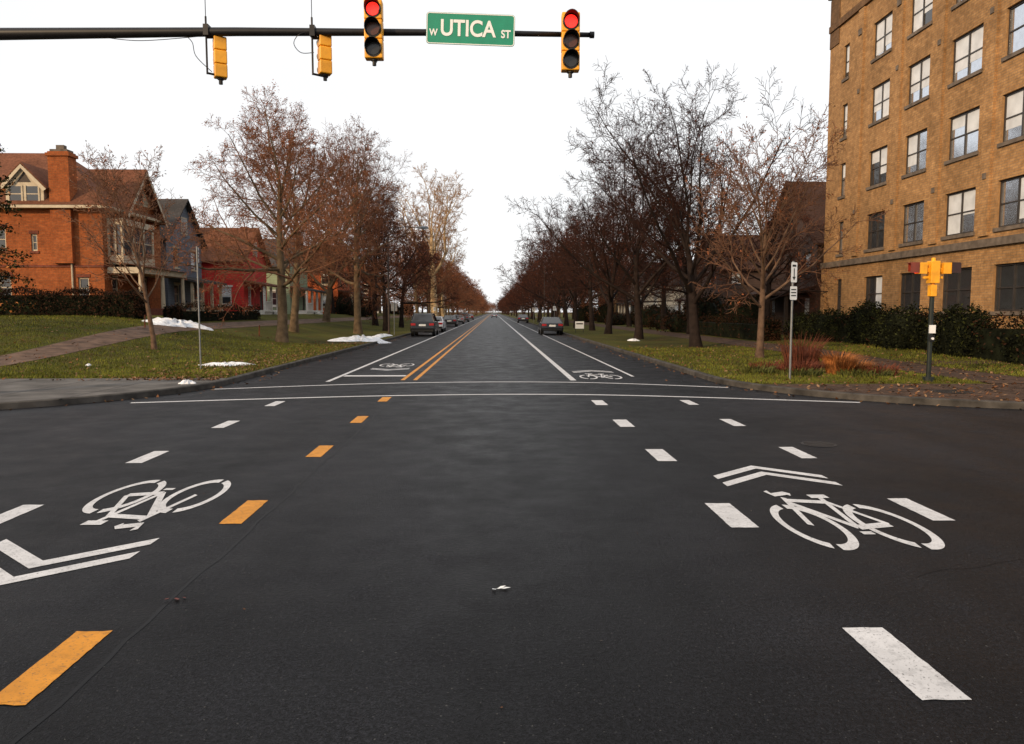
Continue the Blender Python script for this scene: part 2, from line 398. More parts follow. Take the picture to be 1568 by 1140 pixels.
def manhole(x,y,r,z):
    mb=MB(); seg=28
    ring=lambda rr,zz:[(x+rr*math.cos(2*math.pi*i/seg),y+rr*math.sin(2*math.pi*i/seg),zz) for i in range(seg)]
    mb.face(ring(r,z+.004)) 
    a,b=ring(r,z+.007),ring(r*.88,z+.007)
    for i in range(seg): mb.face([a[i],a[(i+1)%seg],b[(i+1)%seg],b[i]])
    for i in range(-3,4):
        w=math.sqrt(max(0,(r*.8)**2-(i*r*.22)**2)); mb.box(x-w,x+w,y+i*r*.22-.012,y+i*r*.22+.012,z+.0045,z+.010)
    mb.build('manhole_cover',[M['iron']])
manhole(4.55,10.3,.24,0); manhole(9.9,15.9,.4,.131); manhole(12.0,15.0,.4,.131)

# ------------------------------------------------------------------ scattered small things
def scatter(name,P,size,mats,seed=0,flat=.0,aspect=1.0,parent=None):
    rng=np.random.default_rng(seed); P=np.asarray(P,float); n=len(P)
    nrm=rng.normal(size=(n,3)); nrm[:,2]=np.abs(nrm[:,2])+flat; nrm/=np.linalg.norm(nrm,axis=1)[:,None]
    t=rng.normal(size=(n,3)); a=np.cross(nrm,t); a/=np.linalg.norm(a,axis=1)[:,None]; b=np.cross(nrm,a)
    s=(rng.uniform(.5,1.3,n)*size)[:,None]
    V=np.stack([P-a*s,P-b*s*.5*aspect,P+a*s,P+b*s*.5*aspect],1).reshape(-1,3)
    me=bpy.data.meshes.new(name); me.vertices.add(4*n); me.vertices.foreach_set('co',V.ravel())
    me.loops.add(4*n); me.loops.foreach_set('vertex_index',np.arange(4*n)); me.polygons.add(n)
    me.polygons.foreach_set('loop_start',np.arange(n)*4); me.polygons.foreach_set('loop_total',np.full(n,4))
    for m in mats: me.materials.append(m)
    me.polygons.foreach_set('material_index',rng.integers(0,len(mats),n)); me.update(); me.validate()
    ob=bpy.data.objects.new(name,me); COL.objects.link(ob)
    if parent: ob.parent=parent
    return ob
rnd=random.Random(11)
def tufts(name,N,xa,xb,ya,yb,seed):
    r=random.Random(seed); V=[];F=[]
    for i in range(N):
        y=ya+(yb-ya)*r.random()**1.5; x=r.uniform(xa,xb)
        if x<0 and (x>kxL(y)-.2 or -16.9<x<-15.1): continue
        if x>0 and (x<kxR(y)+.2 or 11.9<x<14 ): continue
        z=H(x,y); h=r.uniform(.03,.095); a=r.uniform(0,6.3); w=.014; dx=r.gauss(0,.03);dy=r.gauss(0,.03)
        b=len(V); V+=[(x-w*math.cos(a),y-w*math.sin(a),z-.01),(x+w*math.cos(a),y+w*math.sin(a),z-.01),(x+dx,y+dy,z+h)]; F.append((b,b+1,b+2))
    me=bpy.data.meshes.new(name); me.from_pydata(V,[],F); me.materials.append(M['blade'])
    COL.objects.link(bpy.data.objects.new(name,me))
tufts('grass',60000,-28,-6.9,19.8,40,1); tufts('grass',38000,6,21,17.9,36,2)
P=[]
for i in range(3600):
    y=19+24*rnd.random()**1.6; x=rnd.uniform(-26,-7)
    if rnd.random()<.5: x=kxL(y)-abs(rnd.gauss(0,1.5))-.2
    if x<kxL(y)-.1: P.append((x,y,H(x,y)+.03))
for i in range(5200):
    y=14+24*rnd.random()**1.5; x=rnd.uniform(6,24)
    if x>kxR(y)+.1: P.append((x,y,H(x,y)+.03))
for i in range(420):
    y=rnd.uniform(13.9,60); s=rnd.random()<.5; x=(kxL(y)+abs(rnd.gauss(0,.3))+.03) if s else (kxR(y)-abs(rnd.gauss(0,.35))-.03)
    P.append((x,y,.012))
scatter('fallen_leaves',P,.055,[M['litter'],M['litter'],mat('pale_leaf',(.22,.13,.07),.8,spec=.1)],3,flat=1.5)
P=[(rnd.uniform(-9,9),rnd.uniform(2.6,14),.008) for i in range(110)]
scatter('road_debris',P,.010,[M['litter'],M['kerb'],M['concrete']],5,flat=4)
scatter('fallen_leaf',[(-2.04,4.75,.012),(-2.1,4.74,.016),(-2.0,4.77,.012)],.035,[mat('red_leaf',(.16,.03,.02),.7)],6,flat=5)
scatter('paper_scrap',[(.03,4.88,.012),(.05,4.9,.014),(.0,4.87,.012),(.07,4.89,.012)],.035,[M['signw']],7,flat=5)
def snow(cx,cy,rx,ry,h,seed):
    r=random.Random(seed); mb=MB(); seg=40; rings=8; ph=[r.uniform(0,6.3) for _ in range(6)]
    V=[(cx,cy,H(cx,cy)+h)]
    for k in range(1,rings+1):
        for i in range(seg):
            t=2*math.pi*i/seg; q=1+.25*math.sin(2*t+ph[0])+.18*math.sin(3*t+ph[1])+.12*math.sin(7*t+ph[2])+.07*math.sin(13*t+ph[4]); f=k/rings
            x=cx+rx*q*f*math.cos(t); y=cy+ry*q*f*math.sin(t)
            V.append((x,y,(H(x,y) if x<kxL(y) or x>0 else 0)+max(0,h*(1-f**2)*(1+.5*math.sin(5*t+ph[3]+k)+r.gauss(0,.2)))+ (-.02 if k==rings else .012)))
    mb.v=V
    for i in range(seg): mb.f.append([0,1+i,1+(i+1)%seg]); mb.m.append(0); mb.uv.append([(0,0)]*3)
    for k in range(rings-1):
        for i in range(seg):
            a=1+k*seg+i;b=1+k*seg+(i+1)%seg; mb.f.append([a,b,b+seg,a+seg]); mb.m.append(0); mb.uv.append([(0,0)]*4)
    mb.build('snow_patch',[M['snow']],smooth=True)
snow(-8.7,24.6,.7,.6,.06,1); snow(-16.7,40,1.5,1.5,.2,2); snow(-8.0,45.5,1.4,1.9,.2,3); snow(-7.4,18.2,.17,.15,.06,4)
snow(-12.8,24.0,.1,.1,.04,5); snow(-7.9,53,.6,2.5,.12,6); snow(8.4,45,.3,.5,.08,7)

# ------------------------------------------------------------------ trees
def gen_tree(name,seed,Ht,r0,nc,ang,lr,trop,mats,tl=.55,leaf=0.0,trunk=.3,wob=(.05,.12,.2,.28,.3),twigr=.011,leafs=.05,lean=(0,0),taper=.35,angk=(1.25,.95),segs=(8,6,4,2,2),sides=(9,6,4,3,3)):
    r=random.Random(seed); mb=MB(); leaves=[]
    mxl=len(nc)
    def grow(p,d,L,rad,lv):
        ns=segs[lv]; pts=[p]; dirs=[d]; q=p.copy(); dd=d.copy()
        for i in range(ns):
            dd=(dd+Vector((r.gauss(0,1),r.gauss(0,1),r.gauss(0,.6)))*wob[lv]+Vector((0,0,trop[lv]))).normalized()
            q=q+dd*(L/ns); pts.append(q.copy()); dirs.append(dd.copy())
        end=.35 if lv==0 else (.2 if lv<4 else .5)
        rr=[max(rad*(1-(1-end)*i/ns),twigr*.6) for i in range(ns+1)]
        if lv==0: rr[0]*=1.35
        mb.tube(pts,rr,sides[lv],0 if lv<2 else 1,cap=False)
        if lv>=mxl:
            if leaf and r.random()<leaf: leaves.append(pts[-1]) 
            if leaf and r.random()<leaf: leaves.append(pts[1])
            return
        n=nc[lv]; st=trunk if lv==0 else .2; az=r.uniform(0,6.3)
        for i in range(n):
            tn=(i+r.random()*.8)/n; t=st+(1-st)*tn
            s=t*ns; j=min(int(s),ns-1); f=s-j; pp=pts[j].lerp(pts[j+1],f); dl=dirs[j+1]
            az+=2.4+r.uniform(-.5,.5)
            a=dl.cross(Vector((.3,.2,1)) if abs(dl.z)<.95 else Vector((1,0,0))).normalized(); b=dl.cross(a)
            an=R(ang[lv]*(angk[0]-angk[1]*tn if lv==0 else 1)+r.gauss(0,7))
            side=a*math.cos(az)+b*math.sin(az)
            nd=(dl*math.cos(an)+side*math.sin(an)).normalized()
            if lv==0: ll=Ht*lr[0]*(1-taper*tn)*r.uniform(.82,1.12)
            else: ll=L*lr[lv]*(1.15-.6*t)*r.uniform(.7,1.2)
            rc=max((rad*(1-(1-end)*t))*.55*r.uniform(.8,1.1),twigr)
            grow(pp,nd,ll,rc,lv+1)
    grow(Vector((0,0,-.1)),Vector((lean[0],lean[1],1)).normalized(),Ht*tl,r0,0)
    for p in leaves:
        for k in range(2):
            c=p+Vector((r.gauss(0,.09),r.gauss(0,.09),r.gauss(0,.09))); a=Vector((r.gauss(0,1),r.gauss(0,1),r.gauss(0,1))).normalized()*leafs; b=a.cross(Vector((r.gauss(0,1),r.gauss(0,1),1))).normalized()*leafs*.5
            mb.face([c-a,c+b,c+a,c-b],2)
    me_ob=mb.build(name,mats); me=me_ob.data; bpy.data.objects.remove(me_ob)
    me.polygons.foreach_set('use_smooth',[True]*len(me.polygons))
    return me
LM=[M['barkL'],M['twigL'],M['leafL']]; DM=[M['barkD'],M['twigD'],M['leafD']]
def remat(me,mats):
    c=me.copy()
    for i,m in enumerate(mats): c.materials[i]=m
    return c
T_round=gen_tree('round_tree',1,13,.27,(15,10,8,8),(64,48,48,42),(.47,.50,.45,.5),(.01,.04,.03,.02,0),LM,tl=.6,leaf=.16,trunk=.36,leafs=.042,twigr=.0105)
T_round2=gen_tree('round_tree_b',5,13,.25,(14,10,8,8),(55,45,48,42),(.50,.50,.45,.5),(.01,.055,.03,.02,0),LM,tl=.55,leaf=.14,trunk=.40,leafs=.042,twigr=.0105)
T_vase=gen_tree('vase_tree',8,13.5,.28,(13,9,9,7),(46,40,42,42),(.62,.46,.44,.5),(.01,.09,.06,.03,0),DM,tl=.42,leaf=.04,trunk=.35,taper=.15)
T_vase2=gen_tree('vase_tree_b',9,13.5,.26,(13,10,8,7),(46,42,44,42),(.58,.48,.44,.5),(.01,.08,.05,.03,0),DM,tl=.45,leaf=.08,trunk=.32,taper=.2)
T_young=gen_tree('young_tree',13,8.6,.10,(13,9,7,4),(42,38,38,35),(.50,.45,.42,.5),(.01,.07,.05,.03,0),[M['barkY'],M['twigY'],M['leafL']],tl=.62,leaf=.05,trunk=.34,twigr=.009)
T_young2=gen_tree('young_tree_b',17,9.0,.14,(14,9,7,5),(48,38,38,35),(.55,.45,.42,.5),(.01,.09,.06,.03,0),[M['barkY'],M['twigY'],M['leafL']],tl=.5,leaf=.04,trunk=.40,twigr=.0095,lean=(.12,0))
T_syc=gen_tree('sycamore_tree',21,19,.48,(10,9,7,6),(38,42,45,42),(.52,.46,.44,.5),(.01,.09,.05,.03,0),[M['barkP'],M['twigP'],M['leafL']],tl=.55,leaf=.05,trunk=.4,wob=(.09,.2,.24,.28,.3),twigr=.022)
F_round=gen_tree('far_round_tree',31,13,.26,(13,8,7,5),(62,48,48,42),(.48,.50,.46,.55),(.01,.04,.03,.02,0),LM,tl=.58,leaf=.35,trunk=.32,leafs=.07,twigr=.02,segs=(5,3,2,1,1),sides=(6,4,3,3,3))
F_vase=gen_tree('far_vase_tree',32,13.5,.26,(12,8,7,5),(46,42,44,42),(.58,.48,.44,.55),(.01,.08,.05,.03,0),DM,tl=.45,leaf=.2,trunk=.30,leafs=.07,twigr=.02,taper=.2,segs=(5,3,2,1,1),sides=(6,4,3,3,3))
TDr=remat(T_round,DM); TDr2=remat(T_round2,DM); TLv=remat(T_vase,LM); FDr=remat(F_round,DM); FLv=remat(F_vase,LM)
def tree(name,me,x,y,s=1,rz=0,sz=None,parent=None):
    o=bpy.data.objects.new(name,me); COL.objects.link(o); o.location=(x,y,H(x,y)-.05); o.scale=(s,s,sz or s); o.rotation_euler=(0,0,rz)
    if parent: o.parent=parent
    return o
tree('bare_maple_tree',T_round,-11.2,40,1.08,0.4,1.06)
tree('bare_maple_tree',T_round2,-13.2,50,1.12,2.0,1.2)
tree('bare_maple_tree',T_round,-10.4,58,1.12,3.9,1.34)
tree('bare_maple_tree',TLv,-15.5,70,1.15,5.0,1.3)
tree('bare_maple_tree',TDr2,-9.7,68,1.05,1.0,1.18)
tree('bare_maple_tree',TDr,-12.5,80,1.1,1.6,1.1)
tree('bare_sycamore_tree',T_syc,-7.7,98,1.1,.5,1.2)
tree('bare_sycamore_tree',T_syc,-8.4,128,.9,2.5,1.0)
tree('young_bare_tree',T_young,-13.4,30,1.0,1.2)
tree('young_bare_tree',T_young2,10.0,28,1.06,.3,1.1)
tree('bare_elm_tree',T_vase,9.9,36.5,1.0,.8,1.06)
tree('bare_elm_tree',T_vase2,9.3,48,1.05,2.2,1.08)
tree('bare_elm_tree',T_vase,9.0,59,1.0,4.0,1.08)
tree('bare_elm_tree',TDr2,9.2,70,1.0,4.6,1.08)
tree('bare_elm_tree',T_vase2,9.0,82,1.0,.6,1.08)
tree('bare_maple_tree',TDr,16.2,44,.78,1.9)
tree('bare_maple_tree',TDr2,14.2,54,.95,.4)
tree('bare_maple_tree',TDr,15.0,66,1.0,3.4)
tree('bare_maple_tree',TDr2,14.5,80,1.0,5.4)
rt=random.Random(77)
for side,x0 in ((-1,-9.6),(1,9.0)):
    y=82 if side<0 else 93
    k=0
    row=empty('distant_trees')
    while y<800:
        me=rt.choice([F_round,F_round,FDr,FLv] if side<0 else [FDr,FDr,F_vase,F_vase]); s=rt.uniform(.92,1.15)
        tree('tree_%d'%k,me,x0+rt.uniform(-.8,.8),y,s,rt.uniform(0,6.3),s*rt.uniform(.9,1.1),row)
        if y<220 and (side>0 or k%2): tree('back_tree_%d'%k,rt.choice([FDr,F_vase,F_round]),x0+side*rt.uniform(6,12),y+4,s*.95,rt.uniform(0,6.3),None,row)
        y+=rt.uniform(10,13) if y<200 else rt.uniform(17,26); k+=1
back=empty('background_trees')
for k in range(26):
    side=-1 if k%2 else 1
    x=side*rt.uniform(38,70); y=rt.uniform(80,200)
    if side<0: y+=30
    tree('tree_%d'%k,rt.choice([F_round,FDr,FLv]),x,y,rt.uniform(.7,.95),rt.uniform(0,6),None,back)
for k in range(24):
    tree('end_tree_%d'%k,rt.choice([F_round,FLv]),rt.uniform(-30,30),rt.uniform(810,900),rt.uniform(.8,1.1),rt.uniform(0,6),None,back)

def evergreen(x,y,ht,rad,seed):
    r=random.Random(seed); e=empty('evergreen_tree',(x,y,H(x,y))); mb=MB(); mb.tube([(0,0,-.1),(0,0,ht*.5),(0,0,ht)],[.16,.1,.02],8)
    P=[]
    for i in range(56):
        z=ht*(.12+.86*i/56); L=rad*(1.05-z/ht)**.6*r.uniform(.45,1.15); a=i*2.4
        tip=(L*math.cos(a),L*math.sin(a),z-.1*L+r.uniform(-.2,.3)); mb.tube([(0,0,z),(tip[0]*.5,tip[1]*.5,z+.12),tip],[.03,.02,.008],4)
        for k in range(120):
            t=r.uniform(.3,1.05); P.append((tip[0]*t+r.gauss(0,.12),tip[1]*t+r.gauss(0,.12),z+(tip[2]-z)*t+r.gauss(0,.10)))
    mb.build('trunk',[M['barkD']],e); scatter('foliage',P,.08,[M['pine'],M['hedge'],M['orng'],M['pine']],seed,parent=e)
evergreen(-20.4,30.5,8.9,2.3,3)

# ------------------------------------------------------------------ hedges & bushes
def hedge(name,x0,x1,y0,y1,h,n,mats,seed):
    r=random.Random(seed); zb=H((x0+x1)/2,(y0+y1)/2); e=empty(name,((x0+x1)/2,(y0+y1)/2,zb)); sx=(x1-x0)/2; sy=(y1-y0)/2
    mb=MB(); mb.box(-sx+.15,sx-.15,-sy+.15,sy-.15,-.3,h-.25); mb.build('branches',[M['hedge']],e)
    P=[]
    ph=[r.uniform(0,6) for _ in range(4)]
    for i in range(n):
        q=r.random(); u=r.uniform(-1,1); w=r.uniform(0,1); v=r.uniform(-1,1)
        hh=h+.10*math.sin(u*sx*1.9+ph[0]+v*sy)+.07*math.sin(u*sx*5+ph[1])+.09*math.sin(v*sy*1.3+ph[2])
        if q<.35: p=(u*sx,-sy+r.gauss(0,.09),w*hh)
        elif q<.65: p=(u*sx,v*sy,hh+r.gauss(0,.08))
        elif q<.8: p=((-1 if r.random()<.5 else 1)*sx+r.gauss(0,.09),v*sy,w*hh)
        else: p=(u*sx,sy+r.gauss(0,.09),w*hh)
        P.append(p)
    scatter('foliage',P,.06,mats,seed,parent=e)
hedge('hedge',-32,-18.6,39.6,41,1.35,15000,[M['hedge'],M['hedger'],M['hedger']],1)
hedge('hedge',-18.2,-17.2,42,56,.8,6000,[M['hedge'],M['hedger']],2)
hedge('hedge',14.2,15.4,40,60,1.1,8000,[M['hedge'],M['hedger']],3)
hedge('hedge',16.9,18.2,21.5,42,1.15,12000,[M['hedge'],M['hedge'],M['hedger']],5)
def bush(name,x,y,rx,ry,h,n,mats,seed,size=.06):
    r=random.Random(seed); e=empty(name,(x,y,H(x,y))); P=[]
    mb=MB(); seg=12
    for k in range(6):
        z0=h*.88*k/6; z1=h*.88*(k+1)/6; f=lambda z:math.sqrt(max(.02,1-(z/h-.35)**2/.5))*.75
        for i in range(seg):
            a=2*math.pi*i/seg;b=2*math.pi*(i+1)/seg
            mb.face([(rx*f(z0)*math.cos(a),ry*f(z0)*math.sin(a),z0),(rx*f(z0)*math.cos(b),ry*f(z0)*math.sin(b),z0),(rx*f(z1)*math.cos(b),ry*f(z1)*math.sin(b),z1),(rx*f(z1)*math.cos(a),ry*f(z1)*math.sin(a),z1)])
    mb.build('branches',[M['hedge']],e)
    for i in range(n):
        a=r.uniform(0,6.283); t=r.uniform(0,1); z=h*t; f=(max(.0,1-abs(t-.4)**3/.22))**.5; q=f*r.uniform(.75,1.08)*(1+.16*math.sin(3*a+seed)+.14*math.sin(7*a+5*t)+.08*math.sin(13*a))
        P.append((rx*q*math.cos(a),ry*q*math.sin(a),z+r.gauss(0,.09)+.1*math.sin(4*a+seed)))
    scatter('foliage',P,size,mats,seed,parent=e)
for i,(x,y,s,h) in enumerate(((17.3,27.3,.9,1.75),(17.1,30.9,1.2,1.6),(17.3,34.4,.85,1.85),(17.3,38,1.15,1.5),(17.2,41,.9,1.3),(17.7,23.9,.7,1.3))):
    bush('shrub',x,y,s,s*1.25,h,4200,[M['hedge'],M['hedge'],M['hedge'],M['pine']],20+i)
for i in range(26):
    x=rt.uniform(14.0,18) if i%4 else -rt.uniform(16.5,20)
    bush('shrub',x,rt.uniform(46,150) if i%4 else rt.uniform(95,150),1.5,2.4,rt.uniform(1.3,3.0),1500,[M['hedge'],M['hedger']],50+i,.10)
def blades(name,x,y,n,rad,h,spread,m,seed,w=.012):
    r=random.Random(seed); mb=MB()
    for i in range(n):
        a=r.uniform(0,6.283); q=rad*math.sqrt(r.random()); bx=x+q*math.cos(a); by=y+q*math.sin(a)*.8; z=H(bx,by)
        L=h*r.uniform(.4,1.15); a2=a+r.gauss(0,.5); sp=spread*r.uniform(.2,1); p0=Vector((bx,by,z-.02)); p1=p0+Vector((sp*.35*L*math.cos(a2),sp*.35*L*math.sin(a2),L*.6)); p2=p0+Vector((sp*L*math.cos(a2),sp*L*math.sin(a2),L*(1-.35*sp)))
        s=Vector((-math.sin(a2+.8),math.cos(a2+.8),0))*w
        mb.face([p0-s,p0+s,p1+s,p1-s]); mb.face([p1-s,p1+s,p2])
    mb.build(name,[m])
blades('ornamental_grass',9.6,20.6,900,.3,.72,.95,M['orng'],1,.009)
blades('ornamental_grass',10.3,21.0,500,.3,.45,1,M['orng'],2,.009)
blades('red_twig_shrub',9.2,22.2,420,.45,1.15,.6,M['redtwig'],3,.008)
blades('red_twig_shrub',8.6,20.7,420,.5,.5,.9,M['redtwig'],4,.010)
blades('red_twig_shrub',8.0,21.6,300,.5,.4,.9,M['redtwig'],5,.010)
blades('red_twig_shrub',10.6,20.2,240,.4,.4,.9,M['redtwig'],6,.010)
blades('green_bed_plant',8.3,20.2,400,.6,.28,1,M['bedplant'],7,.014)
blades('green_bed_plant',10.0,20.0,400,.7,.25,1,M['bedplant'],8,.014)
blades('green_bed_plant',7.4,21.0,260,.5,.3,1,M['bedplant'],9,.014)

# ------------------------------------------------------------------ buildings
def wall(mb,o,u,n,W,Hh,ops,rev=.12,mi=0,rmi=None):
    o=Vector(o);u=Vector(u);n=Vector(n);k=Vector((0,0,1)); rmi=mi if rmi is None else rmi
    us=sorted({0,W,*[a for q in ops for a in q[:2]]}); zs=sorted({0,Hh,*[a for q in ops for a in q[2:4]]})
    P=lambda a,z,d=0:o+u*a+k*z+n*d
    for i in range(len(us)-1):
        for j in range(len(zs)-1):
            a,b,c,d=us[i],us[i+1],zs[j],zs[j+1]; cu,cz=(a+b)/2,(c+d)/2
            if any(q[0]<cu<q[1] and q[2]<cz<q[3] for q in ops): continue
            mb.face([P(a,c),P(b,c),P(b,d),P(a,d)],mi,[(a,c),(b,c),(b,d),(a,d)])
    for q in ops:
        a,b,c,d=q[:4]
        for (p1,p2) in (((a,c),(b,c)),((b,c),(b,d)),((b,d),(a,d)),((a,d),(a,c))):
            mb.face([P(*p1),P(*p2),P(*p2,-rev),P(*p1,-rev)],rmi,[(0,p1[1]),(rev,p1[1]),(rev,p2[1]),(0,p2[1])])
def window(mf,mg,o,u,n,q,rev=.12,mull=0,fw=.06,gm=0,blind=None,rng=random,sill=True):
    a,b,c,d=q[:4]
    mf.obox(o,u,n,a,a+fw,c,d,-rev,-rev+.06); mf.obox(o,u,n,b-fw,b,c,d,-rev,-rev+.06)
    mf.obox(o,u,n,a+fw,b-fw,c,c+fw,-rev,-rev+.06); mf.obox(o,u,n,a+fw,b-fw,d-fw,d,-rev,-rev+.06)
    mz=(c+d)/2; mf.obox(o,u,n,a+fw,b-fw,mz-.025,mz+.025,-rev,-rev+.05)
    for i in range(mull):
        x=a+(b-a)*(i+1)/(mull+1); mf.obox(o,u,n,x-.04,x+.04,c+fw,d-fw,-rev+.002,-rev+.055)
    o=Vector(o);u=Vector(u);n=Vector(n);k=Vector((0,0,1)); P=lambda x,z,dd:o+u*x+k*z+n*dd
    nb=mull+1
    for i in range(nb):
        x0=a+(b-a)*i/nb; x1=a+(b-a)*(i+1)/nb
        drop=rng.uniform(.25,1.0) if (blind and rng.random()<blind) else 0
        for z0,z1,top in ((c,mz,0),(mz,d,1)):
            j=rng.uniform(-.004,.004)
            mg.face([P(x0,z0,-rev+.012+j),P(x1,z0,-rev+.012-j),P(x1,z1,-rev+.012-j),P(x0,z1,-rev+.012+j)],gm)
        if drop:
            zz=d-(d-c)*drop; mg.face([P(x0+.05,zz,-rev+.02),P(x1-.05,zz,-rev+.02),P(x1-.05,d-.05,-rev+.02),P(x0+.05,d-.05,-rev+.02)],2)
GL=[M['glass'],M['mirror'],M['blind']]
ab=empty('apartment_building',(0,0,0)); X=18.8; Y0,Y1=20.5,42.7; HT=19.1
rb=random.Random(3); w=MB();tr=MB();fr=MB();gl=MB()
o=(X,Y1,0);u=(0,-1,0);n=(-1,0,0); ops=[];W=Y1-Y0
cols=[(40.7,.62),(37.0,1.75),(33.7,1.75),(30.3,2.0),(27.0,2.0),(23.6,2.0)]
rowz=[2.75,5.85,8.95,12.05,15.15]
for cy,ww in cols:
    for r_,cz in enumerate(rowz):
        hh=1.75; c=Y1-cy; ops.append((c-ww/2,c+ww/2,cz-hh/2,cz+hh/2))
for cy in (27,23.6,32): ops.append((Y1-cy-.5,Y1-cy+.5,.45,1.0))
wall(w,o,u,n,W,HT,ops,.16,0)
for q in ops:
    big=(q[1]-q[0])>1.2
    window(fr,gl,o,u,n,q,.16,1 if big else 0,.07,gm=1 if q[3]>4.5 and rb.random()<.85 else 0,blind=.7 if q[3]>7 else (.4 if q[3]>4 else .1),rng=rb)
    if q[3]-q[2]>1: tr.obox(o,u,n,q[0]-.08,q[1]+.08,q[2]-.14,q[2]-.002,.0,.07)
wall(w,(X,Y0,0),(1,0,0),(0,-1,0),22,HT,[],.1); wall(w,(X,Y1,0),(1,0,0),(0,1,0),22,HT,[],.1)
w.face([(X,Y0,HT-.6),(X+22,Y0,HT-.6),(X+22,Y1,HT-.6),(X,Y1,HT-.6)],1)
for cy in (39.0,35.3,32.0,28.65,25.3,21.7):
    w.obox(o,u,n,Y1-cy-.28,Y1-cy+.28,4.75,17.2,0,.10,0)
w.obox(o,u,n,-.1,.45,0,4.3,0,.06,0)
for z0,z1,d in ((4.32,4.62,.14),(0,.5,.05)): tr.obox(o,u,n,-.1,W,z0,z1,0,d)
w.obox(o,u,n,.0,1.1,16.4,19.0,0,.05,2); w.obox(o,u,n,0,W,17.25,17.6,0,.12,2)
for cy in (39.0,35.3,32.0,28.65,25.3): 
    tr.obox(o,u,n,Y1-cy-.16,Y1-cy+.16,15.9,16.2,.1,.16)
    for z in (6.9,13.0): tr.obox(o,u,n,Y1-cy-.1,Y1-cy+.1,z,z+.22,.1,.14)
tr.obox(o,u,n,-.15,W,HT,HT+.22,-.3,.16)
w.build('walls',[M['tan'],M['stone'],M['tand']],ab); tr.build('stone_trim',[M['stone']],ab); fr.build('window_frames',[M['frame']],ab); gl.build('window_glass',GL,ab)

